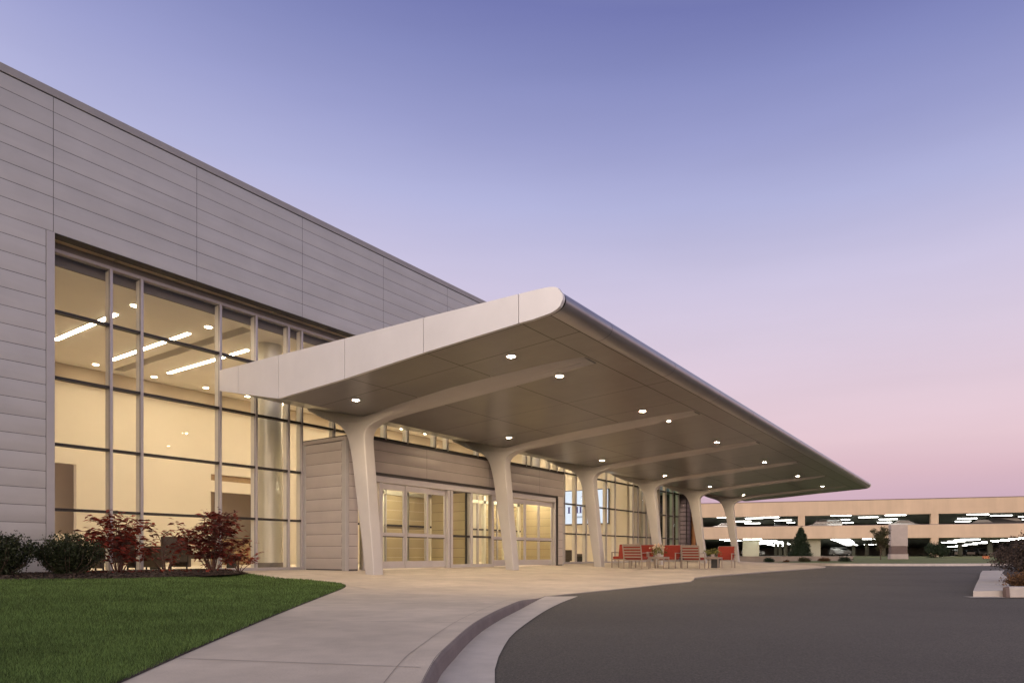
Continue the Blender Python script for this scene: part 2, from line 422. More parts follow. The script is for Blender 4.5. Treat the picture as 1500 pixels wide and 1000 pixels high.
# ------------------------------------------------------------------ the terminal building
BW, BG = 15.17, 15.66
bld = thing('terminal_building', 'long grey metal clad building with a tall lit glass front and flat roof', 'building', (14, 18, 0), world=True)
def panel_bank(mb, xs, zs, y, bulge=.006, gap=.009, ax='y', sgn=-1):
    # rows of metal cladding panels, each slightly pillowed; ax is the normal axis
    for x0, x1 in zip(xs[:-1], xs[1:]):
        for z0, z1 in zip(zs[:-1], zs[1:]):
            rows = []
            jit = (random.random()-.5)*.004
            for k in range(5):
                t = k/4; z = z0+gap/2+(z1-z0-gap)*t; off = sgn*(bulge*(1-(2*t-1)**2)+jit*(t-.5))
                if ax == 'y': rows.append([(x0+gap/2, y+off, z), (x1-gap/2, y+off, z)])
                else: rows.append([(y+off, x0+gap/2, z), (y+off, x1-gap/2, z)])
            mb.grid(rows, 0, flip=(sgn > 0) if ax == 'y' else (sgn < 0))
zj = [6.433-.3375*k for k in range(0, 20)]
zl = sorted([z for z in zj if z > -.2]+[6.433+.3375*k for k in range(1, 9)])+[9.425]
zu = [6.76]+[z for z in zl if z > 6.8]
jx = [5.728+2.958*k for k in range(0, 14)]
jl = [5.728-2.958*k for k in range(7, -1, -1)]
p = MB(); panel_bank(p, jl[:-1]+[5.60], [z for z in zl if z < 6.8], BW); panel_bank(p, jl, [z for z in zl if z > 6.7], BW); panel_bank(p, jx, zu, BW)
p.obj('wall', M['clad'], bld, smooth=True)
p = MB(); p.box(-15, 5.745, BW+.012, BW+.3, -.3, 9.42); p.box(5.745, 45, BW+.012, BW+.3, 6.76, 9.42)
each(p, 'wall_backing', M['clad_back'], bld)
p = MB(); p.box(5.606, 5.752, BW-.012, BW+.011, -.2, 6.765); p.box(5.746, 5.756, BW+.011, BG, 0, 6.75)
each(p, 'corner_trim', M['trim'], bld, bevel=.004)
p = MB(); p.box(-15, 45.2, BW-.02, BW+.5, 9.435, 9.595); p.obj('coping', M['coping'], bld, bevel=.008)
p = MB(); p.box(-15, 45, BW+.5, 30, 9.2, 9.4); p.obj('roof', M['roofm'], bld)
p = MB()
xs = [5.75+1.32*k for k in range(30)]
for x0, x1 in zip(xs[:-1], xs[1:]): p.box(x0+.01, x1-.01, BW+.03, BG-.02, 6.765, 6.80)
p.obj('soffit', M['soffit_metal'], bld, bevel=.004)
p = MB(); p.box(5.75, 45, BG-.02, BG+.22, 6.64, 6.9); p.obj('head_frame', M['slot'], bld)
p = MB(); p.box(5.75, 39.35, BG-.03, BG+.12, 6.575, 6.64); p.obj('head_trim', M['mullion'], bld)
mul = [5.80, 7.01, 7.66, 9.56, 10.56, 11.55, 11.98, 13.11, 14.3, 15.14, 16.12, 17.46, 18.1, 19.8, 21.0, 22.98, 23.36, 24.75, 25.36, 25.99, 27.01, 27.96, 29.98, 30.93, 33.01, 33.6, 34.64, 35.27, 36.4, 37.37, 38.4, 39.32]
trz = [1.335, 2.665, 4.02, 5.37]
for x in mul:
    p = MB(); p.box(x-.028, x+.028, BG-.06, BG+.025, 0, 6.60, 0); mo = p.obj('mullion', M['mullion'], bld, bevel=.004)
    p = MB(); p.box(x-.026, x+.026, BG+.026, BG+.17, 0, 6.56, 0); p.obj('inner_mullion', M['mullion_lit'], bld)
for z in trz:
    p = MB()
    for x0, x1 in zip(mul[:-1], mul[1:]): p.box(x0+.033, x1-.033, BG-.045, BG+.10, z-.028, z+.028)
    p.obj('transom', M['transom'], bld)  # near-black for gaskets and for backlit shade put into the colour
p = MB(); p.box(5.75, 12.0, BG-.07, BG+.13, -.02, .07); p.box(23.05, 39.35, BG-.07, BG+.13, -.02, .07)
each(p, 'sill', M['mullion'], bld, bevel=.004)
for x0, x1 in zip(mul[:-1], mul[1:]):
    p = MB(); zz = [.07]+trz+[6.60]
    if x0 > 11.9 and x1 < 23.1: zz = [3.57, 4.02, 5.37, 6.6]
    for z0, z1 in zip(zz[:-1], zz[1:]):
        e = random.uniform(-.0015, .0015)
        p.quad((x0, BG+.03+e, z0), (x1, BG+.03-e, z0), (x1, BG+.03-e, z1), (x0, BG+.03+e, z1))
    p.obj('window', M['glass_teal'] if x0 > 37.3 else M['glass'], bld)
# glass return at the far end
p = MB(); p.quad((39.36, BG+.05, 0), (39.36, 19, 0), (39.36, 19, 6.6), (39.36, BG+.05, 6.6)); p.obj('window', M['glass_teal'], bld)
# interior shell
BB = 24.1; CZ = 6.40
p = MB(); p.box(2, 45, BG+.15, 27, -.12, -.001); p.obj('interior_floor', M['intfloor'], bld)
p = MB()
p.box(2, 10.53, 15.96, BB, CZ, CZ+.2); p.box(10.88, 39.3, 15.96, BB, CZ, CZ+.2); p.box(10.53, 10.88, 15.96, 16.2, CZ, CZ+.2); p.box(10.53, 10.88, 23.4, BB, CZ, CZ+.2)
p.obj('ceiling', M['ceil'], bld)
p = MB(); p.box(10.45, 10.95, 16.15, 23.45, CZ+.21, CZ+.26); p.box(2, 39.3, BG+.17, 15.955, CZ+.24, CZ+.30); p.box(2, 39.3, 15.90, 15.958, CZ-.0, CZ+.24)
p.obj('ceiling_slot', M['slot'], bld)
p = MB()
for x0, x1, z0, z1 in ((2, 9.0, 0, 5.9), (9.0, 9.76, 3.30, 5.9), (9.0, 9.76, 0, 1.06), (9.76, 14.36, 0, 5.9), (14.36, 17.2, 3.44, 5.9), (14.36, 17.2, 2.78, 3.2), (17.2, 33, 0, 5.9)):
    p.box(x0, x1, BB, BB+.2, z0, z1)
p.box(1.8, 2, 15.8, BB, 0, CZ)
p.obj('interior_wall', M['intwall'], bld)
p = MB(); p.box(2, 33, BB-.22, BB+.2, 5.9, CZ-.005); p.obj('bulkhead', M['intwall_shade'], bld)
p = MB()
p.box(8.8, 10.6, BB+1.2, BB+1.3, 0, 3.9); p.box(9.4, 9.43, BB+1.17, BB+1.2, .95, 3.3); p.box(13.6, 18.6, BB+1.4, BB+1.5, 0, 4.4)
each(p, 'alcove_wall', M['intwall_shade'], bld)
p = MB()
p.box(14.36, 17.2, BB+.10, BB+.25, 3.2, 3.44)
p.obj('alcove_shelf', M['wood'], bld)
# partition carrying the screen, curtain-like slat wall and the far room
p = MB(); p.box(33.0, 33.2, 15.98, BB, 0, CZ); p.obj('interior_wall', M['intwall'], bld)
p = MB(); p.box(33.2, 39.2, 18.2, 18.4, 0, CZ); p.obj('interior_wall', M['intwall'], bld)
p = MB()
for k in range(9): p.box(33.5+k*.62, 33.72+k*.62, 17.7, 17.95, 0, CZ-.01)
each(p, 'slat_panel', M['intwall'], bld)
p = MB(); p.box(5.75, 11.98, 16.6, 16.64, .0, .055); p.obj('baseboard', M['slot'], bld)
# round column inside the glass
p = MB(); p.tube([(11.95, 17.05, .0), (11.95, 17.05, 6.5)], .36, 40, 0); ic = p.obj('interior_column', M['frost'], bld); sharp(ic, 50)
p = MB(); p.tube([(11.95, 17.05, .0), (11.95, 17.05, .18)], .375, 40); p.obj('column_base', M['slot'], ic, ).matrix_parent_inverse = Matrix.Translation(-Vector(bld.location)) @ Matrix.Translation(Vector(bld.location))
p = MB(); p.tube([(26.5, 17.6, .0), (26.5, 17.6, 6.5)], .3, 32, 0); sharp(p.obj('interior_column', M['frost'], bld), 50)
# corner bay of curved dark glass beyond the lobby
tw = thing('glass_corner_bay', 'curved dark glass bay with copper edge post at the far end of the glass front', 'bay', (40.75, 16.4, 0), world=True)
p = MB(); n = 26
def arc(r, k): a_ = PI*.62+k/n*PI*1.0; return (40.9+r*math.cos(a_), 16.4+r*math.sin(a_))
rows = [[(*arc(1.28, k), z) for k in range(n+1)] for z in np.linspace(0, 4.05, 11)]
p.grid(rows, 0); p.obj('glass_wall', M['tower_glass'], tw, smooth=True)
p = MB()
for z in np.linspace(.02, 4.05, 16):
    p.tube([(*arc(1.30, k), z) for k in range(n+1)], .018, 5)
for k in range(1, n, 4): p.tube([(*arc(1.30, k), 0), (*arc(1.30, k), 4.05)], .02, 5)
p.obj('glazing_bar', M['transom'], tw)
p = MB(); q = arc(1.33, 20); p.tube([(*q, 0), (*q, 4.1)], .13, 12); p.obj('edge_post', M['tower_post'], tw, smooth=True)
p = MB(); p.tube([(40.9, 16.4, 4.06), (40.9, 16.4, 4.2)], 1.36, 40); p.obj('roof_cap', M['coping'], tw)
p = MB(); p.box(39.4, 44.5, 17.6, 18, 0, 6.7); p.obj('wall', M['clad'], tw)

# ------------------------------------------------------------------ entrance vestibule
ves = thing('entrance_vestibule', 'boxy metal clad entrance vestibule with glass sliding doors under the canopy', 'vestibule', (17.5, 14.8, 0), world=True)
VF = 13.88; VT = 3.48
zs = [.0+.3165*k for k in range(12)]; zs = [0.02]+zs[1:11]+[3.40]
p = MB(); panel_bank(p, [14.02, 15.56], zs, 12.02, ax='x', sgn=-1, bulge=.013)
panel_bank(p, [12.12, 12.44], zs, VF, bulge=.006)
p.obj('side_wall', M['vclad'], ves, smooth=True)
p = MB(); fz = [2.665, 2.97, 3.28, 3.54]
panel_bank(p, [12.47, 15.13, 18.2, 21.27, 23.0], fz, VF-.0, bulge=.007)
p.obj('fascia', M['fascia'], ves, smooth=True)
p = MB(); panel_bank(p, [22.60, 23.0], [0.02, .33, .65, .97, 1.29, 1.6, 1.92, 2.24, 2.66], VF, bulge=.006)
p.obj('end_panel', M['vclad'], ves, smooth=True)
p = MB(); p.box(12.035, 12.44, VF+.012, 15.6, -.02, 3.5); p.box(12.44, 23.0, VF+.012, VF+.14, 2.67, 3.54); p.box(22.6, 23.0, VF+.012, 15.6, -.02, 3.53)
each(p, 'wall_backing', M['clad_back'], ves)
p = MB(); p.box(12.0, 12.115, VF-.012, VF+.13, -.03, 3.41); p.box(22.94, 23.012, VF-.012, VF+.1, -.02, 2.66); p.box(12.005, 12.03, 15.5, 15.6, 0, 3.4)
each(p, 'corner_trim', M['trim'], ves, bevel=.004)
p = MB(); p.box(11.99, 12.3, VF-.015, 15.6, 3.41, 3.505); p.obj('coping', M['vclad'], ves, bevel=.006)
p = MB(); p.box(12.3, 23.03, VF-.02, 15.6, 3.545, 3.60); p.box(12.0, 12.3, VF-.02, 15.6, 3.51, 3.53); p.obj('roof', M['transom'], ves)
p = MB(); p.box(12.46, 22.6, VF+.02, VF+.2, 2.60, 2.664); p.obj('shadow_gap', M['transom'], ves)
DP = 13.97
p = MB(); p.box(12.75, 22.56, DP-.02, DP+.22, 2.42, 2.598); p.box(13.28, 13.40, DP-.03, DP+.14, 0, 2.41, ); 
for x in (12.745, 16.22, 16.36, 17.36, 18.50, 22.50): p.box(x-.05, x+.05, DP-.03, DP+.14, 0, 2.41)
p.box(16.42, 18.46, DP, DP+.1, .0, .10)
each(p, 'door_frame', M['doorframe'], ves, bevel=.004)
def door(x0, x1, y, top=2.40):
    d = MB(); s = .062
    d.box(x0, x0+s, y, y+.05, .02, top); d.box(x1-s, x1, y, y+.05, .02, top)
    d.box(x0+s, x1-s, y, y+.05, .02, .22); d.box(x0+s, x1-s, y, y+.05, top-.16, top); d.box(x0+s, x1-s, y, y+.05, .93, 1.03)
    o = d.obj('sliding_door', M['doorframe'], ves, bevel=.003)
    gq = MB(); gq.quad((x0+s, y+.025, .22), (x1-s, y+.025, .22), (x1-s, y+.025, .93), (x0+s, y+.025, .93))
    gq.quad((x0+s, y+.025, 1.03), (x1-s, y+.025, 1.03), (x1-s, y+.025, top-.16), (x0+s, y+.025, top-.16))
    gq.obj('glass', M['glass_door'], o)
    k = MB(); k.box(x0+s, x1-s, y-.006, y-.001, .905, .928); k.obj('gasket', M['transom'], o)
door(13.35, 14.32, DP+.02); door(14.33, 15.30, DP-.0); door(15.25, 16.18, DP+.075)
door(18.56, 19.52, DP+.075); door(19.54, 20.5, DP+.02); door(20.5, 21.47, DP+.02); door(21.44, 22.44, DP+.075)
for x0, x1 in ((16.42, 17.31), (17.42, 18.45)):
    p = MB(); p.quad((x0, DP+.05, .1), (x1, DP+.05, .1), (x1, DP+.05, 2.42), (x0, DP+.05, 2.42)); sl = p.obj('sidelight', M['glass_door'], ves)
    p = MB(); p.box(x0, x1, DP+.02, DP+.09, .96, 1.03); p.obj('rail', M['transom'], sl)
p = MB(); p.quad((12.46, DP+.05, .02), (12.70, DP+.05, .02), (12.70, DP+.05, 2.42), (12.46, DP+.05, 2.42)); p.obj('sidelight', M['glass_door'], ves)
# inside of the vestibule
p = MB(); p.box(12.46, 22.58, VF+.15, 15.6, 2.66, 2.75); p.obj('interior_ceiling', M['ceil'], ves)
p = MB(); zi = [.02+.30*k for k in range(10)]
for x, s in ((17.22, -1), (22.52, -1)):
    panel_bank(p, [14.12, 15.58], [z for z in zi if z < 2.64], x, ax='x', sgn=s, bulge=.006)
panel_bank(p, [14.12, 15.58], [z for z in zi if z < 2.64], 17.36, ax='x', sgn=1, bulge=.006)
panel_bank(p, [14.12, 15.58], [z for z in zi if z < 2.64], 12.47, ax='x', sgn=1, bulge=.006)
for x0, x1 in ((12.68, 13.82), (15.1, 16.04), (16.2, 17.04), (17.58, 18.94), (20.3, 21.34), (21.5, 22.34)): panel_bank(p, [x0, x1], [z for z in zi if z < 2.5], 15.66, bulge=.006)
p.obj('interior_wall', M['inclad'], ves, smooth=True)
p = MB(); p.box(17.235, 17.345, 14.12, 15.58, 0, 2.65); p.box(22.535, 22.595, 14.12, 15.58, 0, 2.65)
each(p, 'interior_backing', M['clad_back'], ves)
p = MB()
for x in (12.6, 13.9, 15.0, 16.1, 17.1, 17.5, 19.0, 20.2, 21.4, 22.4): p.box(x-.06, x+.06, 15.6, 15.72, 0, 2.62)
p.box(12.5, 22.5, 15.6, 15.72, 2.3, 2.42); p.box(12.5, 22.5, 15.6, 15.72, 2.6, 3.6)
each(p, 'inner_frame', M['frost'], ves)
for x in (13.4, 15.2, 19.0, 20.8, 22.0):
    p = MB(); p.box(x-.6, x+.6, 14.72, 14.88, 2.635, 2.658); p.obj('added_ceiling_light', M['lamp'], ves)  # lamps added to brighten the vestibule behind the doors
p = MB(); p.box(12.46, 22.58, VF+.1, 15.8, -.10, -.002); p.obj('interior_floor', M['intfloor'], ves)

# ------------------------------------------------------------------ lobby lamps and furniture
for k, (x, y0, y1, lab) in enumerate(((8.14, 17.9, 21.4, 'glowing white linear ceiling light nearest the grey corner of the wall'),
                                      (9.99, 17.85, 22.2, 'glowing white linear ceiling light in the middle of three behind the glass'),
                                      (11.80, 17.9, 22.3, 'glowing white linear ceiling light closest to the round lobby column'))):
    t = thing('linear_light', lab, 'ceiling light', (x, (y0+y1)/2, CZ), 0, 'linear lights on the lobby ceiling', world=True)
    p = MB(); p.box(x-.055, x+.055, y0, y1, CZ-.022, CZ-.004); p.obj('diffuser', M['lamp'], t)
    p = MB(); p.box(x-.085, x-.057, y0-.02, y1+.02, CZ-.012, CZ-.001); p.box(x+.057, x+.085, y0-.02, y1+.02, CZ-.012, CZ-.001); each(p, 'housing', M['canring'], t)
for x in (13.5, 16.5, 19.5, 22.5, 25.5, 28.5, 31.2):  # more linear lamps, added to light the hidden depth of the lobby
    p = MB(); p.box(x-.055, x+.055, 17.9, 22.3, CZ-.022, CZ-.004); p.obj('added_diffuser', M['lamp'], bld)
for x in (34.0, 36.0, 38.0):  # lamps added to brighten the far room and its slats
    p = MB(); p.box(x-.06, x+.06, 16.2, 17.6, CZ-.022, CZ-.004); p.obj('added_diffuser', M['lamp'], bld)
dn = [(8.14, 16.95), (10.03, 16.95), (9.95, 23.2), (11.78, 23.2), (13.63, 23.2)]
for x in np.arange(13.8, 33, 1.65): dn += [(x+1.5, 23.2), (x, 16.95)]
for x, y in dn:
    p = MB(); p.disc((x, y, CZ-.006), .085, 16, -1); dl = p.obj('downlight', M['spotlamp'], bld)
# wall display
sc = thing('wall_screen', 'large bright white video screen with dark purple letters on the lobby wall', 'screen', (32.95, 18.75, 2.1), world=True)
p = MB(); p.box(32.93, 32.998, 17.02, 20.46, 2.04, 3.96); p.obj('bezel', M['pot'], sc, bevel=.006)
p = MB(); p.quad((32.925, 20.42, 2.10), (32.925, 17.07, 2.10), (32.925, 17.07, 3.92), (32.925, 20.42, 3.92)); p.obj('panel', M['screen'], sc)
p = MB()
def bar(y, wd=.11, z0=2.70, z1=3.03):
    p.box(32.917, 32.922, y-wd/2, y+wd/2, z0, z1)
    for z in (z0, z1): p.box(32.917, 32.922, y-wd/2-.035, y+wd/2+.035, z-.012, z+.012)
bar(19.50); bar(18.98); bar(18.76)
U = [(18.44+.15*math.cos(t), 2.83+.14*math.sin(t)) for t in np.linspace(0, -PI, 9)]
p.tube([(32.92, U[0][0], 3.03)]+[(32.92, y, z) for y, z in U]+[(32.92, U[-1][0], 3.03)], .045, 6)
p.obj('lettering', M['logo'], sc)
p = MB(); p.tube([(32.92, 18.62+.34*math.cos(t), 3.45+.30*math.sin(t)) for t in np.linspace(PI*.45, PI*1.35, 14)][::-1], .022, 6)
p.tube([(32.92, 18.60+.20*math.cos(t), 3.40+.22*math.sin(t)) for t in np.linspace(PI*.35, PI*1.25, 14)], .022, 6); p.obj('emblem', M['logo_red'], sc)
p = MB(); p.box(32.917, 32.922, 18.0, 19.2, 2.42, 2.52); p.obj('caption_line', M['logo_grey'], sc)
def armchair(x, y, rz, lab):
    t = thing('lobby_chair', lab, 'armchair', (x, y, 0), rz, 'dark seats inside the lobby')
    p = MB(); p.box(-.35, .35, -.33, .33, .22, .44); p.obj('seat', M['furn'], t, bevel=.03)
    p = MB(); p.box(-.35, .35, .22, .36, .44, .86); p.obj('backrest', M['furn'], t, bevel=.03)
    for s in (-1, 1):
        p = MB(); p.box(s*.38-.05, s*.38+.05, -.33, .36, .1, .62); p.obj('arm', M['furn'], t, bevel=.02)
        for s2 in (-1, 1):
            p = MB(); p.tube([(s*.34, s2*.3, 0), (s*.34, s2*.3, .22)], .02, 8); p.obj('leg', M['pot'], t)
armchair(7.62, 16.75, PI*.95, 'dark armchair seen through the glass behind the middle of the left red shrub')
armchair(8.95, 17.0, PI*1.05, 'dark armchair seen through the glass just right of the left red shrub')
armchair(27.2, 16.9, PI*1.2, 'dark armchair seen through the glass just past the vestibule')
armchair(28.8, 17.1, PI*1.2, 'dark armchair seen through the glass behind the third canopy column')
def bench(x, y, lab, L_=2.0):
    t = thing('lobby_bench', lab, 'bench', (x, y, 0), 0, 'low benches inside the lobby')
    p = MB(); p.box(-L_/2, L_/2, -.25, .25, .30, .44); p.obj('seat', M['furn'], t, bevel=.03)
    for s in (-1, 1):
        p = MB(); p.box(s*L_*.42-.03, s*L_*.42+.03, -.2, .2, 0, .30); p.obj('leg', M['pot'], t)
bench(10.2, 17.9, 'low dark bench seen through the glass between the red shrubs', 2.6)
bench(29.6, 17.3, 'low dark bench seen through the glass right of the third canopy column', 1.6)
t = thing('reception_counter', 'brown wooden reception counter seen through the glass left of the round column', 'counter', (15.8, 25.0, 0))
p = MB(); p.box(-1.2, 1.2, -.3, .3, 0, 1.02); p.obj('body', M['wood'], t, bevel=.01)
p = MB(); p.box(-1.3, 1.3, -.38, .36, 1.02, 1.08); p.obj('counter_top', M['furn'], t, bevel=.008)

# ------------------------------------------------------------------ canopy
KS = .0125; A0, A1 = 9.36, 45.4
def SH(a, b, z): return (a, b+KS*(a-A0), z)
def zs_(b): return 3.9+.0615*(13.03-b) if b <= 13.03 else 3.9+(b-13.03)*.212
def ztop(b): return lerp([5.9, 6.5, 8.7, 10.8, 13, 15.33], [4.725, 4.75, 4.785, 4.795, 4.825, 4.845], b)
can = thing('entrance_canopy', 'long pale cantilevered canopy with rounded front edge on six leaning columns', 'canopy', (27, 12.6, -.1), world=True)
nose = [(5.96, 4.334), (5.90, 4.343), (5.84, 4.36), (5.73, 4.415), (5.68, 4.49), (5.685, 4.57), (5.735, 4.645), (5.82, 4.70), (5.95, 4.728), (6.2, 4.742)]
nose = [tuple(v)[:2] for v in crspline([(*q, 0) for q in nose], 3)]
AN = A0+.13
joints_a = [AN]+[12.06+6.14*i+o for i in range(-1, 6) for o in (-1.58, 2.55) if AN+.3 < 12.06+6.14*i+o < A1-.4]+[A1-.08]
# roof skin
p = MB(); bs_ = [6.2, 7.5, 8.7, 10.8, 13, 15.33]
p.grid([[SH(a, b, ztop(b)-.012) for b in bs_] for a in np.linspace(AN, A1-.02, 12)], flip=False)
p.grid([[SH(a, 15.33, 4.39), SH(a, 15.33, 4.83)] for a in np.linspace(AN, A1-.02, 12)])
p.obj('roof', M['roofm'], can)
# soffit panels with open joints over a dark backing
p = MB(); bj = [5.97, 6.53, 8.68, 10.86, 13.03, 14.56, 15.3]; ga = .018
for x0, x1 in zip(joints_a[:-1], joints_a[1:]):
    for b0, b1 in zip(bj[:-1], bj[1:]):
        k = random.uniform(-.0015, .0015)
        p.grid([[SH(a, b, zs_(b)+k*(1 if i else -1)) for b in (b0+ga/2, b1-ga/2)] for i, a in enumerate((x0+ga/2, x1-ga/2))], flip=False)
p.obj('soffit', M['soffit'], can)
p = MB(); p.grid([[SH(a, b, zs_(b)+.03) for b in (5.93, 13.03, 15.31)] for a in (AN, A1-.08)])
p.obj('soffit_backing', M['dark'], can)
# rounded nose in lengths
nj = [AN+.0]+[12.06+3.07*i-.9 for i in range(0, 11)]+[A1-.06]
p = MB()
for x0, x1 in zip(nj[:-1], nj[1:]):
    p.grid([[SH(a, b, z) for b, z in nose] for a in (x0+.005, x1-.005)], flip=False)
p.obj('nose', M['nose'], can, smooth=True)
p = MB(); p.grid([[SH(a, b+.02 if b < 6.2 else b, z+.012 if z < 4.5 else z-.012) for b, z in nose] for a in (AN, A1-.07)]); p.obj('nose_backing', M['dark'], can)
# end fascias, a plate standing a little proud all round
outline = [(b, zs_(b)-.022) for b in (15.345, 13.03)]
fout = [(15.345, 4.372), (13.03, 3.876), (10.84, 4.012-.02), (8.67, 4.15), (6.52, 4.278), (6.25, 4.284)]+[(b-.018 if b < 6.1 else b, z+(-.02 if z < 4.42 else .018 if z > 4.65 else 0)) for b, z in nose if b < 6.24]+[(6.52, 4.765), (8.67, 4.80), (10.84, 4.812), (13.03, 4.84), (15.345, 4.862)]
def fascia(a0, a1):
    p = MB(); js = [15.345, 14.56, 13.03, 10.84, 8.67, 6.52, 5.6]
    for b1, b0 in zip(js[:-1], js[1:]):
        up_b = lambda b: lerp([5.9, 6.2, 6.52, 8.67, 10.84, 13.03, 15.345], [4.742, 4.76, 4.765, 4.80, 4.812, 4.84, 4.862], b)
        lo_b = lambda b: lerp([6.25, 6.52, 8.67, 10.84, 13.03, 15.345], [4.284, 4.278, 4.15, 3.992, 3.876, 4.372], b)
        gg = .007
        if b0 < 5.7:
            poly = [(b1-gg, up_b(b1)), (b1-gg, lo_b(b1))]+[q for q in fout if q[0] < 6.3]
        else:
            poly = [(b1-gg, up_b(b1-gg)), (b1-gg, lo_b(b1-gg)), (b0+gg, lo_b(b0+gg)), (b0+gg, up_b(b0+gg))]
        P0 = [SH(a0, b, z) for b, z in poly]; P1 = [SH(a1, b, z) for b, z in poly]; p.prism(None, P0, P1)
    return p
fascia(A0, A0+.07).obj('end_fascia', M['panel'], can)
fascia(A1-.05, A1+.02).obj('end_fascia', M['panel'], can)
p = MB(); P = [(b, z) for b, z in fout]
cx, cz = 10, 4.5
P = [((b-cx)*.995+cx, (z-cz)*.94+cz) for b, z in P]
p.prism(None, [SH(A0+.035, *q) for q in P], [SH(A0+.10, *q) for q in P]); p.prism(None, [SH(A1-.10, *q) for q in P], [SH(A1-.055, *q) for q in P]); p.obj('fascia_backing', M['dark'], can)
# columns: a leaning blade growing into two arms
front = [(12.65, -.16), (12.70, .4), (12.75, .88), (12.83, 1.56), (12.89, 2.20), (12.94, 2.69), (12.995, 3.18), (13.0, 3.42), (12.95, 3.54), (12.84, 3.63), (12.60, 3.725), (12.24, 3.80), (11.7, 3.855), (11.0, 3.915), (9.4, 4.035), (8.0, 4.145), (6.78, 4.245)]
back = [(15.2, 4.29), (15.0, 4.21), (14.73, 4.08), (14.40, 3.95), (14.10, 3.85), (13.90, 3.74), (13.74, 3.58), (13.63, 3.40), (13.53, 3.10), (13.44, 2.70), (13.36, 2.22), (13.28, 1.75), (13.18, 1.19), (13.08, .6), (12.96, -.16)]
fr_ = [tuple(v)[:2] for v in crspline([(*q, 0) for q in front], 4)]; bk_ = [tuple(v)[:2] for v in crspline([(*q, 0) for q in back], 4)]
prof = fr_+[(6.66, 4.33), (13.03, 3.98), (15.26, 4.45), (15.27, 4.36)]+bk_
def inset(P, e):
    out = []; n = len(P)
    for i in range(n):
        p0 = np.array(P[i-1]); p1 = np.array(P[i]); p2 = np.array(P[(i+1) % n])
        d = (p2-p0); d /= np.linalg.norm(d)+1e-9; out.append(tuple(p1+np.array((-d[1], d[0]))*e))
    return out
area = sum(prof[i-1][0]*prof[i][1]-prof[i][0]*prof[i-1][1] for i in range(len(prof)))
sg = 1 if area > 0 else -1
def column_mesh():
    p = MB(); rows = []
    W = .168
    for t, e in ((-W, .026), (-W+.003, .016), (-W+.010, .007), (-W+.022, .001), (-W+.03, 0), (W-.03, 0), (W-.022, .001), (W-.010, .007), (W-.003, .016), (W, .026)):
        pr = inset(prof, e*sg)
        rows.append([(t*lerp([6.6, 8.0, 10], [.62, .85, 1], b), b, z) for b, z in pr])
    n = len(prof)
    vs = [q for r_ in rows for q in r_]; fs = []
    for i in range(len(rows)-1):
        for k in range(n): fs.append((i*n+k, i*n+(k+1) % n, (i+1)*n+(k+1) % n, (i+1)*n+k))
    fs.append(tuple(range(n))[::-1]); fs.append(tuple((len(rows)-1)*n+k for k in range(n)))
    p.add(vs, fs); return p
cm = None
for i in range(6):
    a = 12.06+6.14*i
    if cm is None:
        o = column_mesh().obj('column', M['col'], can); cm = o.data
        bm = bmesh.new(); bm.from_mesh(cm); bmesh.ops.recalc_face_normals(bm, faces=bm.faces); bm.to_mesh(cm); bm.free()
        sharp(o, 40); WNO = o
    else:
        o = bpy.data.objects.new('column', cm); COL.objects.link(o); o.parent = can; o.matrix_parent_inverse = Matrix.Translation(-Vector(can.location))
    wn = o.modifiers.new('weighted', 'WEIGHTED_NORMAL'); wn.keep_sharp = True; wn.weight = 80
    o.location = (a, KS*(a-A0), 0)
# flared arms blending each column into the soffit
def arm_mesh():
    p = MB(); rows = []
    for b in np.concatenate([np.linspace(6.6, 11, 16), np.linspace(11.2, 15.2, 34)]):
        zu = lerp([6.6, 8, 9.4, 11.2, 11.9, 12.5, 13.2, 13.9, 14.31, 14.73, 15.2], [4.270, 4.140, 4.030, 3.895, 3.838, 3.775, 3.74, 3.80, 3.95, 4.10, 4.31], b)+.006
        wf = lerp([6.6, 7.3, 9.0, 9.9, 11.15, 11.7, 12.3, 12.9, 15.2], [.18, .32, .40, .40, .27, .20, .11, .03, .02], b); zt = max(zs_(b)+.006, zu+.004)
        half = [(.160+wf*t, zu+(zt-zu)*t**1.7) for t in (0, .08, .18, .3, .45, .62, .8, 1.0)]
        row = [(-x, b, z) for x, z in half[::-1]]+[(.160+(x-.160)*.38, b, z) for x, z in half]+[(.160+(half[-1][0]-.160)*.38-.01, b, zt+.03), (-half[-1][0]+.02, b, zt+.03)]
        rows.append(row)
    n = len(rows[0]); vs = [q for r_ in rows for q in r_]; fs = []
    for i in range(len(rows)-1):
        for k in range(n): fs.append((i*n+k, i*n+(k+1) % n, (i+1)*n+(k+1) % n, (i+1)*n+k))
    fs.append(tuple(range(n))); fs.append(tuple((len(rows)-1)*n+k for k in range(n))[::-1])
    p.add(vs, fs); return p
am = None
for cobj in [o for o in can.children if o.name.startswith('column')]:
    if am is None:
        o = arm_mesh().obj('arm', M['arm']); am = o.data
        bm = bmesh.new(); bm.from_mesh(am); bmesh.ops.recalc_face_normals(bm, faces=bm.faces); bm.to_mesh(am); bm.free(); sharp(o, 50)
    else:
        o = bpy.data.objects.new('arm', am); COL.objects.link(o)
    o.parent = cobj
# downlights in the soffit
spots = [(12.06+6.14*i-1.35, b) for i in range(6) for b in (7.62, 12.0)]+[(12.50, 7.60), (18.5, 7.57)]
for x, b in spots:
    c = SH(x, b, zs_(b)); p = MB(); p.ring((c[0], c[1], c[2]+.004), .078, .098, .016, 24); o = p.obj('downlight', M['canring'], can)
    p = MB(); p.disc((c[0], c[1], c[2]-.008), .074, 24, -1); d_ = p.obj('lens', M['candisc'], o)

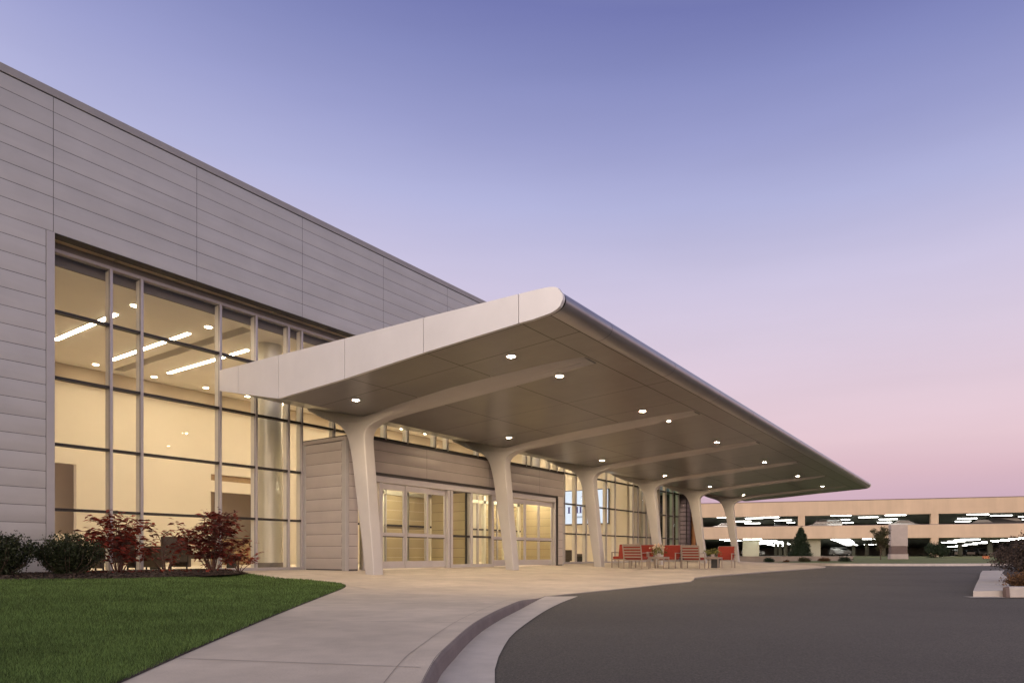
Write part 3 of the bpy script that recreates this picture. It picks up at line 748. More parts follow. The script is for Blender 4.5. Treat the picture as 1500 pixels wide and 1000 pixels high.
# ------------------------------------------------------------------ patio chairs and tables
def patio_chair():
    t = thing('patio_chair', '', 'chair', (0, 0, 0), 0, 'red cushioned chairs on the patio')
    w_, d_ = .36, .36; R = .017
    for s in (-1, 1):
        p = MB(); p.beam((s*w_, -d_, 0), (s*w_, -d_, .60), .038); p.obj('leg', M['frame'], t, bevel=.004)
        p = MB(); p.beam((s*w_, d_*.9, 0), (s*w_, d_*.95, .42), .038); p.beam((s*w_, d_*.95, .42), (s*w_, d_+.10, .92), .038); p.obj('leg', M['frame'], t, bevel=.004)
        p = MB(); p.beam((s*w_, -d_-.02, .615), (s*w_, d_+.03, .60), .05, .028); p.obj('arm', M['frame'], t, bevel=.004)
    p = MB()
    for s in (-1, 1): p.beam((s*w_, -d_, .33), (s*w_, d_*.95, .33), .03, .04)
    p.beam((-w_, -d_, .33), (w_, -d_, .33), .03, .04); p.beam((-w_, d_*.95, .33), (w_, d_*.95, .33), .03, .04)
    for k in range(5): p.beam((-w_, -d_+.12+k*.14, .34), (w_, -d_+.12+k*.14, .34), .06, .014)
    p.obj('seat_frame', M['frame'], t, bevel=.003)
    p = MB()
    for k in range(5):
        z = .45+k*.105; y = d_*.95+(z-.42)*.236
        p.beam((-w_, y, z), (w_, y, z), .016, .048)
    p.beam((-w_, d_+.10, .92), (w_, d_+.10, .92), .04, .04)
    p.obj('back_slats', M['frame'], t, bevel=.003)
    p = MB(); p.box(-w_+.03, w_-.03, -d_+.0, d_*.72, .352, .455); p.obj('seat_cushion', M['red'], t, bevel=.03)
    p = MB(); p.box(-w_+.025, w_-.025, -.055, .055, .44, .93, fn=lambda x, y, z: (x, d_*.78+y+(z-.42)*.236-.015, z)); p.obj('back_cushion', M['red'], t, bevel=.03)
    return t
ch0 = patio_chair()
chairs = [(24.6, 12.05, -1.50, 'red cushioned chair facing the lawn, right beside the third canopy column'),
          (23.95, 11.22, 1.62, 'slat backed red chair seen from behind, next to the third column'),
          (26.3, 10.85, -1.50, 'red cushioned chair facing the lawn, between the two small tables'),
          (26.75, 10.02, 1.62, 'slat backed red chair seen from behind, in the middle of the row'),
          (29.2, 9.55, -1.45, 'red cushioned chair at the far end of the row beside the fifth column'),
          (27.6, 12.6, -1.6, 'red cushioned chair deeper under the canopy behind the first table')]
for k, (x, y, rz, lab) in enumerate(chairs):
    o = ch0 if k == 0 else copy_tree(ch0)
    o.location = (x, y, zpat(y)); o.rotation_euler = (0, 0, rz); o['label'] = lab
def leaf_cloud(cent, rad, n, size, mat_, name, parent, loc=None, shape=None, flat=.0, seed=0):
    r2 = np.random.default_rng(seed+n)
    pts = []
    for c, rr, m in zip(cent, rad, n if hasattr(n, '__len__') else [n]*len(cent)):
        q = r2.normal(size=(m, 3)); q /= np.linalg.norm(q, axis=1)[:, None]; q *= (r2.random((m, 1))**.45)
        pts.append(np.array(c)+q*np.array(rr))
    return pts
def leaf_mesh(P, size, mats, name, parent, up=.3, seed=0, asp=.5, fold=.0):
    r2 = np.random.default_rng(seed+11); m = len(P)
    u = r2.normal(size=(m, 3)); u /= np.linalg.norm(u, axis=1)[:, None]
    nrm = r2.normal(size=(m, 3)); nrm[:, 2] += up*3; v = np.cross(nrm, u); v /= np.linalg.norm(v, axis=1)[:, None]
    s = size*(.6+.8*r2.random((m, 1))); L_ = u*s; W_ = v*s*asp
    V = np.stack([P-L_, P+W_*.9-L_*.1, P+L_, P-W_*.9-L_*.1], 1).reshape(-1, 3)
    o = npmesh(name, V, 4, mats)
    if parent: o.parent = parent
    return o
def side_table(x, y, rz, lab):
    t = thing('side_table', lab, 'table', (x, y, zpat(y)), rz, 'small tables between the patio chairs')
    p = MB(); p.box(-.3, .3, -.3, .3, .43, .465); p.obj('table_top', M['frame'], t, bevel=.006)
    p = MB(); 
    for s in (-1, 1): p.beam((s*.28, -.28, .41), (s*.28, .28, .41), .03, .04); p.beam((-.28, s*.28, .41), (.28, s*.28, .41), .03, .04)
    p.obj('apron', M['frame'], t)
    for s in (-1, 1):
        for s2 in (-1, 1):
            p = MB(); p.beam((s*.28, s2*.28, 0), (s*.28, s2*.28, .43), .036); p.obj('leg', M['frame'], t, bevel=.003)
side_table(25.05, 10.75, .05, 'small square framed table holding white flowers')
side_table(27.95, 9.62, .05, 'small square framed table holding a yellow green plant')
def potplant(x, y, z0, lab, mats, r_, h_, n_, fl=None, sd=1):
    t = thing('potted_plant', lab, 'plant', (x, y, z0), 0, 'potted plants between the patio chairs')
    p = MB(); p.tube([(0, 0, 0), (0, 0, .12)], [.07, .09], 14); p.obj('pot', M['stone'], t, smooth=True)
    P = np.random.default_rng(sd).normal(size=(n_, 3))*np.array([r_*.5, r_*.5, h_*.3])+np.array([0, 0, .14+h_*.35]); P[:, 2] = np.maximum(P[:, 2], .1)
    leaf_mesh(P, .05, mats, 'leaves', t, seed=sd)
    if fl:
        P = np.random.default_rng(sd+5).normal(size=(fl, 3))*np.array([r_*.5, r_*.5, h_*.2])+np.array([0, 0, .2+h_*.6])
        leaf_mesh(P, .05, M['flower'], 'blossoms', t, seed=sd+3, asp=.8)
potplant(25.05, 10.8, zpat(10.7)+.466, 'white flowers in a pot on the first small table', M['potleaf'], .26, .3, 160, 90, 3)
potplant(27.95, 9.65, zpat(9.6)+.466, 'yellow green plant in a pot on the second small table', M['potleaf'], .28, .2, 260, None, 5)
t = thing('planter_pot', 'black square pot on the patio under the far chairs', 'pot', (28.9, 9.85, zpat(9.85)), .3)
p = MB(); p.box(-.17, .17, -.17, .17, 0, .36); p.obj('pot_body', M['pot'], t, bevel=.01)
p = MB(); p.box(-.185, .185, -.185, .185, .36, .385); p.obj('pot_rim', M['pot'], t, bevel=.006)

# ------------------------------------------------------------------ shrubs
def boxwood(x, y, rx, ry, h, lab, sd):
    t = thing('evergreen_shrub', lab, 'shrub', (x, y, .05), 0, 'dark evergreen shrubs by the wall')
    r2 = np.random.default_rng(sd); P = []; S = MB()
    for k in range(170):
        th = r2.random()*2*PI; q = r2.random()**.5; bx, by = q*rx*math.cos(th)*.55, q*ry*math.sin(th)*.55
        tip = np.array([bx*1.75, by*1.75, h*(1.05-.35*q*q)*(.78+.34*r2.random())]); b0 = np.array([bx*.4, by*.4, 0.0])
        mid = (b0+tip)/2+np.array([bx*.3, by*.3, -.05*h])
        if k < 60: S.tube([b0, mid, tip*.96], [.009, .006, .003], 5)
        m = 62
        tt = r2.random(m)**.6
        pt = ((1-tt)**2)[:, None]*b0+(2*tt*(1-tt))[:, None]*mid+(tt**2)[:, None]*tip
        P.append(pt+r2.normal(size=(m, 3))*.035)
    P = np.concatenate(P); P = P[P[:, 2] > .02]
    leaf_mesh(P, .026, M['boxleaf'], 'foliage', t, .3, sd, .42)
    S.obj('stems', M['bark'], t)
boxwood(4.22, 13.4, .62, .5, .70, 'dark green shrub at the left edge against the grey wall', 21)
boxwood(5.30, 13.4, .60, .45, .68, 'dark green shrub between the grey wall corner and the left red shrub', 22)
def red_shrub(x, y, stems, lab, sd, mats, n_leaf=9, size=.062):
    t = thing('red_shrub', lab, 'shrub', (x, y, .06), 0, 'red leaved shrubs in front of the glass')
    r2 = np.random.default_rng(sd); S = MB(); C = []
    for (dx, dy, hz, sub) in stems:
        b0 = Vector((dx*.08, dy*.08, -.05)); tip = Vector((dx, dy, hz)); mid = b0.lerp(tip, .5)+Vector((-dx*.12, r2.normal()*.04, .08*hz))
        pts = crspline([b0, mid, tip], 5); S.tube(pts, list(np.linspace(.012, .004, len(pts))), 6)
        C.append((tip, 1.0))
        for k in range(sub):
            f = r2.uniform(.35, .97); i = int(f*(len(pts)-1)); q = pts[i]
            th = r2.random()*2*PI; ln = r2.uniform(.12, .34)
            e = q+Vector((math.cos(th)*ln, math.sin(th)*ln*.8, r2.uniform(.0, .22)))
            S.tube([q, q.lerp(e, .5)+Vector((0, 0, .02)), e], [.005, .004, .0025], 5); C.append((e, r2.uniform(.6, 1)))
    S.obj('stems', M['redtwig'], t)
    V = []
    for c, sc_ in C:      # whorls of pointed leaves at the branch tips
        c = np.array(c); m = int(n_leaf*sc_)+3
        for k in range(m):
            th = r2.random()*2*PI; dr = r2.uniform(-.45, .35)
            u = np.array([math.cos(th)*math.cos(dr), math.sin(th)*math.cos(dr), math.sin(dr)])
            sv = np.cross(u, [0, 0, 1]); sv /= np.linalg.norm(sv)+1e-6
            up = np.cross(sv, u); roll = r2.uniform(-.8, .8); sv = sv*math.cos(roll)+up*math.sin(roll)
            s = size*r2.uniform(.6, 1.25); o = c+r2.normal(size=3)*.035+u*.012
            V += [o, o+u*s*.55+sv*s*.24, o+u*s*1.15-np.array([0, 0, s*.15]), o+u*s*.55-sv*s*.24]
    o = npmesh('foliage', np.array(V), 4, mats); o.parent = t
def stemset(n_, w_, dpt, h0, h1, sub, sd, skew=0):
    r2 = np.random.default_rng(sd); out = []
    for k in range(n_):
        f = -1+2*(k+.5)/n_; hh = h1-(h1-h0)*abs(f-skew)**1.5*r2.uniform(.7, 1.1)
        out.append((f*w_*r2.uniform(.8, 1.05), r2.uniform(-dpt, dpt), hh*r2.uniform(.85, 1.05), sub))
    return out
red_shrub(6.42, 14.0, stemset(13, .66, .34, .52, 1.13, 9, 3), 'leafy red shrub beside the second dark green shrub', 31, M['redleaf'], 6, .125)
red_shrub(7.35, 14.0, stemset(6, .42, .25, .35, .88, 4, 4), 'sparse red shrub with bare lower twigs between two fuller red shrubs', 32, M['redleaf'], 6, .115)
red_shrub(8.35, 13.95, stemset(22, .74, .36, .50, 1.22, 10, 5), 'fullest red shrub with purple red leaves nearest the entrance', 33, M['redleaf_b'], 6, .12)
red_shrub(8.95, 13.9, stemset(7, .36, .18, .16, .32, 3, 6), 'low spreading red shrub at the end of the planting bed', 34, M['redleaf'], 8, .10)

n = 150; a = 5.9+rng.random(n)*3.1; b = 13.3+rng.random(n)*1.1
Pf = np.stack([a, b, .068+.02*rng.random(n)], 1); Pf = Pf[b > np.array([mulch_front(x) for x in a])+.35]
fl = leaf_mesh(Pf, .045, M['redleaf'], 'fallen_leaves', None, 1.2, 91, .6)
tag(fl, 'fallen red leaves lying on the bark under the red shrubs', 'leaves', kind='stuff')
# ------------------------------------------------------------------ far side: berm, curb, wall, garage
def P3(r_, d_, z): x, y = RD(r_, d_); return (x, y, z)
bf = [(7, 49), (12, 47.6), (15.5, 46), (17.8, 42.4), (18.7, 39.7), (20.5, 39.0), (24, 39.0), (27, 39.6), (30, 41), (36, 44.5), (48, 50), (70, 58)]
bf = [tuple(v)[:2] for v in crspline([(*q, 0) for q in bf], 4)]
berm = MB(); rows = []
for r_, d_ in bf:
    row = []
    far = 89-.33*(r_-54)
    left = min(1, max(0, (24.5-r_)/2.5))
    for k in range(13):
        t = k/12; d = d_+(far-d_)*t**1.4; hgt = lerp([0, .15, .45, 1], [-.125, -.07, .10, .12], t)*(1-left)+left*lerp([0, .12, .25, 1], [-.19, -.19, -.02, .10], t)
        row.append(P3(r_+(d-d_)*(r_/50)*.9, d, hgt+.03*math.sin(r_*.7+k)*(1 if 0 < k < 11 else 0)))
    rows.append(row)
berm.grid(rows); struct(berm.obj('grass_verge', M['berm'], smooth=True))
fc = MB(); rows = []
for i, (r_, d_) in enumerate(bf):
    rows.append([P3(r_*(d_-.46)/d_, d_-.46, -.257), P3(r_*(d_-.17)/d_, d_-.17, -.253), P3(r_*(d_-.15)/d_, d_-.15, -.125), P3(r_*(d_+.03)/d_, d_+.03, -.115)])
fc.grid(rows); struct(fc.obj('far_curb', M['pan'], smooth=False))

rw = thing('retaining_wall', 'low beige concrete retaining wall beyond the patio', 'wall', P3(18, 48, -.2), world=True)
p = MB()
def rbox(mb, r0, r1, d0, d1, z0, z1, slope=0):
    vs = [P3(r0, d0, z0), P3(r1, d0+slope, z0), P3(r1, d1+slope, z0), P3(r0, d1, z0), P3(r0, d0, z1), P3(r1, d0+slope, z1), P3(r1, d1+slope, z1), P3(r0, d1, z1)]
    mb.add(vs, [(3, 2, 1, 0), (4, 5, 6, 7), (0, 1, 5, 4), (1, 2, 6, 5), (2, 3, 7, 6), (3, 0, 4, 7)])
for k in range(4): rbox(p, 12+k*3.0+.01, 15+k*3.0-.01, 48, 48.25, -.4, .22)
p.obj('wall_panel', M['wallconc'], rw, bevel=.01)
p = MB(); rbox(p, 11.95, 24.05, 47.96, 48.29, .222, .27); p.obj('wall_cap', M['wallconc'], rw, bevel=.01)

# parking garage, local x along its face (towards the right), local y into its depth
GO = RD(53.9, 87.0); ux = RD(.9496, -.3136); GA = math.atan2(ux[1], ux[0])
gar = thing('parking_garage', 'two storey beige concrete parking garage with lit open decks', 'parking garage', (GO[0], GO[1], 0), GA)
X0, X1 = -62, 62
def gobj(mb, name, m, **k): return mb.obj(name, m, gar, local=True, **k)
colx = [-47.1, -31.4, -15.7, 0, 15.7, 31.4, 47.1]
p = MB(); p.box(X0, X1, .0, .35, 5.56, 7.46); gobj(p, 'upper_spandrel', M['precast'])
p = MB(); p.box(X0, X1, -.03, .40, 7.461, 7.56); gobj(p, 'parapet_cap', M['precast_edge'])
p = MB(); p.box(X0, X1, .0, .35, 2.50, 4.17); gobj(p, 'lower_spandrel', M['precast'])
p = MB(); p.box(X0, X1, .02, .33, 4.171, 4.24); gobj(p, 'rail_cap', M['precast_edge'])
for x in colx:
    p = MB(); p.box(x-.42, x+.42, .04, .75, 0, 2.499); p.box(x-.42, x+.42, .04, .75, 4.241, 5.559); each(p, 'column', M['precast'], gar, local=True)
p = MB(); p.box(X0, X1, .36, 150, 2.55, 2.95); gobj(p, 'deck', M['gceil'])
p = MB(); p.box(X0, X1, .36, 95, 5.62, 6.1); gobj(p, 'roof_deck', M['gceil'])
p = MB(); p.box(X0, X1, .36, 95, 3.40, 3.52); gobj(p, 'deck_surface', M['gfloor'])
p = MB(); p.box(X0, X1, -.5, 170, -.2, .06); gobj(p, 'ground_slab', M['gfloor'])
p = MB(); p.box(X0, X1, 95, 95.3, 3.0, 5.6); p.box(X0, X1, 150, 150.3, .06, 3.0); each(p, 'rear_wall', M['grear'], gar, local=True)
p = MB(); p.box(X0, X1, 36, 36.25, 3.53, 5.6); gobj(p, 'deck_wall', M['gceil'])
p = MB()
for x in (-31.4, -15.7, 0, 15.7, 31.4):
    for y in (16, 32, 48, 64): p.box(x-.3, x+.3, y, y+.6, .06, 2.55)
each(p, 'inner_column', M['gwall'], gar, local=True)
p = MB(); p.box(-23.2, -21.0, 2.5, 2.8, .06, 2.54); p.box(-15.1, -13.2, 1.5, 1.8, .06, 2.54); each(p, 'shear_wall', M['gwall'], gar, local=True)
tm = None
tubes = []
for x, y in [(-25.4, 1.6), (-21.6, 4.8), (-19.6, 2.9), (-23.1, 14.0), (-21.5, 22.0), (-17.3, 12.4), (-16.2, 21.2), (-10.7, 1.4), (-9.2, 13.0), (-7.1, 24.2), (-6.5, 6.9), (-4.0, 2.4), (-2.7, 14.0), (-1.0, 24.9), (5.8, 3.8), (7.7, 15.0), (10.0, 24.9), (9.6, 7.7), (13.1, 12.2), (16.1, 22.4), (22, 5), (27, 9), (-36, 5), (-33, 12)]: tubes.append((x, y, 5.585, 0))
for x, y in [(-25.1, 3), (-24.6, 12.3), (-21.9, 1.5), (-21.9, 16.2), (-20.2, 30.2), (-18.4, 48.0), (-16.3, 64.9), (-14.1, 85.8), (-19.3, 14.1), (-17.8, 25.3), (-16.0, 39.7), (-14.1, 54.4), (-10.0, 7.2), (-8.9, 13.6), (-7.7, 20.8), (-6.1, 30.5), (-4.1, 43.6), (-1.5, 59.6), (1.5, 77.0), (-6.2, 5.7), (3.5, 65.6), (12.0, 40.9), (9.9, 28.5), (8.1, 18.2), (7.2, 11.9), (32.5, 117.8), (27.4, 90.8), (22.9, 67.7), (19.6, 50.6), (16.8, 36.0), (14.8, 24.8), (13.3, 15.8), (12.3, 9.6), (11.6, 4)]: tubes.append((x, y, 2.50, 0))
for x, y, z, _ in tubes:
    if tm is None:
        p = MB(); p.box(-1.22, 1.22, -.06, .06, -.05, .03); o = gobj(p, 'light_tube', M['tube']); tm = o.data
    else:
        o = bpy.data.objects.new('light_tube', tm); COL.objects.link(o); o.parent = gar
    o.location = (x, y, z)

# cars in the garage
def car_proto(col, kind):
    m = mat('car_paint', col, .25, .3, coat=.6, spec=.6)
    t = thing('parked_car', '', 'car')
    if kind == 'van': L_, W_, H_ = 4.9, 1.9, 1.85; prof = [(-2.45, .35), (-2.43, .95), (-2.2, 1.75), (-2.0, 1.85), (.9, 1.83), (1.5, 1.15), (2.35, .98), (2.45, .7), (2.43, .35)]; win = [(-2.12, 1.2), (-1.98, 1.68), (.82, 1.68), (1.3, 1.2)]
    else: L_, W_, H_ = 4.6, 1.8, 1.45; prof = [(-2.3, .3), (-2.3, .85), (-2.15, .98), (-1.6, 1.02), (-1.0, 1.42), (.25, 1.45), (1.05, 1.0), (2.1, .84), (2.3, .62), (2.28, .3)]; win = [(-1.42, 1.04), (-.92, 1.36), (.22, 1.38), (.85, 1.02)]
    b = MB(); n = len(prof); rows = []
    for y, s in ((-W_/2, .97), (-W_/2+.07, 1), (W_/2-.07, 1), (W_/2, .97)):
        rows.append([(x*s, y*(1 if z < 1.0 else .86), .3+(z-.3)*s) for x, z in prof])
    vs = [q for r_ in rows for q in r_]; fs = [tuple(range(n))[::-1], tuple(3*n+k for k in range(n))]
    for i in range(3):
        for k in range(n): fs.append((i*n+k, i*n+(k+1) % n, (i+1)*n+(k+1) % n, (i+1)*n+k))
    b.add(vs, fs); o = b.obj('body', m, t); sharp(o, 30)
    g_ = MB()
    for s in (-1, 1):
        y = s*(W_/2*.875+.012); g_.add([(x, y+(0 if z > 1.25 else s*.012), z) for x, z in win], [(0, 1, 2, 3) if s > 0 else (3, 2, 1, 0)])
    fx = prof[-5] if kind != 'van' else prof[-5]
    g_.add([(win[3][0]+.22, -W_*.38, win[3][1]+.03), (win[3][0]+.22, W_*.38, win[3][1]+.03), (win[2][0]+.2, W_*.34, win[2][1]), (win[2][0]+.2, -W_*.34, win[2][1])], [(0, 1, 2, 3)])
    g_.add([(win[0][0]-.28, -W_*.38, win[0][1]+.06), (win[0][0]-.28, W_*.38, win[0][1]+.06), (win[1][0]-.24, W_*.34, win[1][1]), (win[1][0]-.24, -W_*.34, win[1][1])], [(0, 1, 2, 3)])
    g_.obj('window', M['carglass'], t)
    for sx in (-1, 1):
        for sy in (-1, 1):
            k = MB(); k.tube([(sx*L_*.31, sy*(W_/2-.2), .33), (sx*L_*.31, sy*(W_/2+.015), .33)], .33, 18); wh = k.obj('wheel', M['tyre'], t)
            k = MB(); k.tube([(sx*L_*.31, sy*(W_/2+.01), .33), (sx*L_*.31, sy*(W_/2+.025), .33)], .2, 12); k.obj('rim', M['rim'], wh)
    for sy in (-1, 1):
        k = MB(); k.box(L_/2-.16, L_/2-.005, sy*W_*.36-.17, sy*W_*.36+.17, .64, .76); k.obj('headlight', M['headlight'], t)
        k = MB(); k.box(-L_/2+.005, -L_/2+.14, sy*W_*.38-.12, sy*W_*.38+.12, .70, .86); k.obj('tail_light', M['red'], t)
    return t
ca, sa = math.cos(GA), math.sin(GA)
def gplace(o, x, y, z, rz): o.location = (GO[0]+ca*x-sa*y, GO[1]+sa*x+ca*y, z); o.rotation_euler = (0, 0, GA+rz)
protos = {}
for k, (kind, col, x, y, z, rz, lab) in enumerate((
    ('van', 'white', -20.7, 59.5, .06, .05, 'white van on the lower garage deck seen behind the last canopy column'),
    ('van', 'white', -2.4, 65.5, .06, 0.05, 'white van on the lower garage deck right of the cone shaped evergreen'),
    ('car', 'silver', 26.2, 90.8, .06, PI/2, 'silver car on the lower garage deck just right of the round bush'),
    ('car', 'dark', 29.0, 91.7, .06, PI/2, 'dark car on the lower garage deck, middle of three right of the round bush'),
    ('van', 'silver', 31.8, 92.7, .06, -PI/2, 'silver van on the lower garage deck nearest the island bush'),
    ('car', 'white', -25.2, 5.4, 3.52, .1, 'white car on the upper garage deck above the far end of the canopy columns'),
    ('car', 'dark', -18.1, 4.6, 3.52, PI/2, 'dark car on the upper garage deck above the cone shaped evergreen'),
    ('van', 'silver', -12.2, 6.9, 3.52, PI*.98, 'silver van on the upper garage deck right of the cone shaped evergreen'),
    ('car', 'silver', -2.5, 4.4, 3.52, .05, 'silver car on the upper garage deck right above the concrete pylon'),
    ('car', 'dark', 6.2, 5.2, 3.52, PI, 'dark car on the upper garage deck right of the garage column'),
    ('van', 'dark', 9.8, 6.1, 3.52, .0, 'dark van on the upper garage deck above the island bush'))):
    key = (kind, col); cc = {'white': (.75, .75, .74), 'silver': (.42, .43, .44), 'dark': (.03, .032, .04)}[col]
    if key not in protos: o = protos[key] = car_proto(cc, kind)
    else: o = copy_tree(protos[key])
    gplace(o, x, y, z, rz); tag(o, lab, 'van' if kind == 'van' else 'car', 'vehicles parked in the garage')
    o.name = 'parked_van' if kind == 'van' else 'parked_car'

# pylon, orange block
py = thing('concrete_pylon', 'square concrete pylon with a dark band near its base on the grass', 'pylon', P3(29.4, 52, 0), GA, )
p = MB(); p.box(-.60, .60, -.5, .5, -.15, .42); p.obj('base_block', M['stone'], py, bevel=.015)
p = MB(); p.box(-.545, .545, -.45, .45, .421, 1.03); p.obj('band', M['stone_dark'], py, bevel=.01)
p = MB(); p.box(-.565, .565, -.47, .47, 1.031, 2.66); p.obj('shaft', M['stone'], py, bevel=.012)
ob = thing('orange_block', 'small orange brick block at the back of the grass verge', 'block', P3(37.9, 54.6, .02), GA)
p = MB(); p.box(-.2, .2, -.2, .2, 0, .22); p.obj('block_body', M['orange'], ob, bevel=.02)
p = MB(); p.box(-.23, .23, -.23, .23, .221, .26); p.obj('block_cap', M['orange'], ob, bevel=.01)

# trees and bushes beyond the drive
def crown_bush(name, r_, d_, z0, rx, h, n_, leaf, m, lab, cat, sd, cone=False, trunk=0, grp=None):
    t = thing(name, lab, cat, P3(r_, d_, z0), random.random()*6, grp)
    r2 = np.random.default_rng(sd); P = []
    nclump = 130 if cone else 46
    S = MB()
    for k in range(nclump):
        if cone:
            zz = r2.random()**1.35; rad = rx*(1-zz)**.8*r2.uniform(.15, 1.0); th = r2.random()*2*PI
            c = np.array([rad*math.cos(th), rad*math.sin(th), .05*h+zz*h*.95]); s = np.array([.16, .16, .22])*rx*1.4*(1-.5*zz)
        else:
            q = r2.normal(size=3); q /= np.linalg.norm(q); q *= r2.random()**.4
            c = np.array([q[0]*rx*.85, q[1]*rx*.85, trunk+(h-trunk)*(.5+.42*q[2])]); s = np.array([.22, .22, .17])*rx
        P.append(c+r2.normal(size=(n_//nclump, 3))*s*.55)
        if trunk and k < 16: S.tube([(0, 0, trunk*.85), tuple(c*np.array([.5, .5, .85])), tuple(c)], [.022, .014, .006], 5)
    P = np.concatenate(P); P = P[P[:, 2] > .01]
    leaf_mesh(P, leaf, m, 'crown', t, .2, sd, .5)
    if trunk: S.tube([(0, 0, -.1), (.01, .01, trunk*.5), (0, 0, trunk)], [.045, .036, .028], 8)
    else: S.tube([(0, 0, -.1), (0, 0, h*.75)], [.05*rx, .02*rx], 7)
    S.obj('trunk', M['bark'], t)
crown_bush('evergreen_tree', 25.4, 60, .02, 1.0, 2.6, 24000, .06, M['conifer'], 'dark cone shaped evergreen in front of the garage behind the low wall', 'tree', 51, True)
crown_bush('evergreen_tree', 16.6, 60, .02, .62, 2.0, 12000, .06, M['conifer'], 'dark slim evergreen seen between the last two canopy columns', 'tree', 52, True)
crown_bush('young_tree', 27.1, 50.2, -.06, .85, 2.62, 3600, .055, M['treeleaf'], 'thin leafy young tree beside the concrete pylon', 'tree', 53, False, .62)
crown_bush('round_bush', 37.2, 60, .05, 1.12, 1.38, 9000, .055, M['conifer'], 'large dome shaped dark bush in front of the garage', 'bush', 54)
crown_bush('round_bush', 38.6, 54, .03, .26, .32, 1200, .035, M['conifer'], 'small dark bush beside the orange block', 'bush', 55)
for r_, w_, h_, lab, sd in ((14.6, .42, .40, 'dark low shrub at the left end of the low wall near the last column', 61), (17.55, .40, .36, 'rounded low shrub in front of the low wall, left half', 62), (18.7, .22, .22, 'smallest reddish shrub in front of the low wall', 63), (19.95, .48, .42, 'wide green shrub in front of the low wall under the evergreen', 64),
                            (21.3, .44, .40, 'russet shrub in front of the low wall, second from its right end', 65), (22.75, .52, .48, 'tallest shrub at the right end of the low wall', 66)):
    crown_bush('low_shrub', r_, 46.6, -.2, w_, h_, 1500, .04, M['coverleaf'] if sd in (63, 65) else M['treeleaf'] if sd == 64 else M['conifer'], lab, 'shrub', sd, False, 0, 'shrubs along the low wall')

# traffic island at the right edge
isl = MB()
fr1 = [(7.35, 10.88), (8.9, 13.1), (11.5, 16.8), (14.2, 20.7), (16.75, 24.3)]
bk1 = [(7.95, 10.86), (9.6, 13.2), (12.3, 16.95), (15.0, 20.9), (17.6, 24.4)]
isl.grid([[P3(*f, -.27), P3(*f, -.165), P3(f[0]*.5+b_[0]*.5, f[1]*.5+b_[1]*.5, -.158), P3(*b_, -.155)] for f, b_ in zip(fr1, bk1)])
isl.add([P3(7.35, 10.88, -.27), P3(7.95, 10.86, -.27), P3(7.95, 10.86, -.155), P3(7.35, 10.88, -.165)], [(0, 1, 2, 3)])
struct(isl.obj('island_curb', M['pan']))
ib = MB(); ib.grid([[P3(b_[0], b_[1], -.157), P3(b_[0]+1, b_[1]+.1, -.12), P3(b_[0]+9, b_[1]+1.5, -.05)] for b_ in bk1]); struct(ib.obj('island_bed', M['mulch'], smooth=True))
ip = MB()
ip.grid([[P3(r_, 10.66, -.252), P3(r_, 10.9, -.252)] for r_ in (7.2, 9, 14)]); struct(ip.obj('island_gutter', M['pan']))
dr = thing('drain_inlet', 'pale concrete curb inlet block at the front of the planted island', 'drain inlet', P3(8.4, 10.8, -.26), GA)
p = MB()
def lr(r_, d_, z): q = Vector(P3(r_, d_, z))-Vector(P3(8.4, 10.8, -.26)); return tuple(Matrix.Rotation(-GA, 3, 'Z') @ q)
vs = [lr(7.80, 10.70, -.26), lr(14, 10.70, -.26), lr(14, 10.86, -.26), lr(7.80, 10.86, -.26), lr(7.80, 10.72, -.09), lr(14, 10.72, -.09), lr(14, 10.86, -.085), lr(7.80, 10.86, -.085)]
p.add(vs, [(3, 2, 1, 0), (4, 5, 6, 7), (0, 1, 5, 4), (1, 2, 6, 5), (2, 3, 7, 6), (3, 0, 4, 7)]); p.obj('inlet_block', M['pan'], dr, bevel=.025)
p = MB(); vs = [lr(7.73, 10.67, -.26), lr(7.79, 10.67, -.26), lr(7.79, 10.76, -.26), lr(7.73, 10.76, -.26), lr(7.73, 10.69, -.10), lr(7.79, 10.69, -.08), lr(7.79, 10.76, -.08), lr(7.73, 10.76, -.10)]
p.add(vs, [(3, 2, 1, 0), (4, 5, 6, 7), (0, 1, 5, 4), (1, 2, 6, 5), (2, 3, 7, 6), (3, 0, 4, 7)]); p.obj('inlet_frame', M['stone_dark'], dr, bevel=.01)
def island_bush(r_, d_, rx, ry, h, lab, sd, m, n_=26000, leaf=.024):
    t = thing('island_bush', lab, 'bush', P3(r_, d_, -.14), 0, 'bushes on the planted island')
    r2 = np.random.default_rng(sd); S = MB(); P = []
    for k in range(190):
        th = r2.random()*2*PI; q = r2.random()**.5; el = h*(1-.55*q**2)*r2.uniform(.75, 1.1)
        tip = np.array([rx*q*math.cos(th), ry*q*math.sin(th), el]); mid = tip*np.array([.45, .45, .6])
        if k < 90: S.tube([(0, 0, 0), tuple(mid), tuple(tip)], [.008, .005, .002], 4)
        mm = n_//190; tt = r2.random(mm)**.5
        P.append((2*tt*(1-tt))[:, None]*mid+(tt**2)[:, None]*tip+r2.normal(size=(mm, 3))*.05)
    P = np.concatenate(P); P = P[P[:, 2] > .0]
    leaf_mesh(P, leaf, m, 'foliage', t, .2, sd, .45); S.obj('stems', M['bark'], t)
island_bush(10.85, 13.9, .95, .95, 1.02, 'purple brown bush on the planted island at the right edge', 71, M['islandleaf'])
island_bush(9.15, 12.05, .42, .42, .20, 'low orange leaved groundcover beside the concrete curb inlet', 72, M['coverleaf'], 5200, .02)

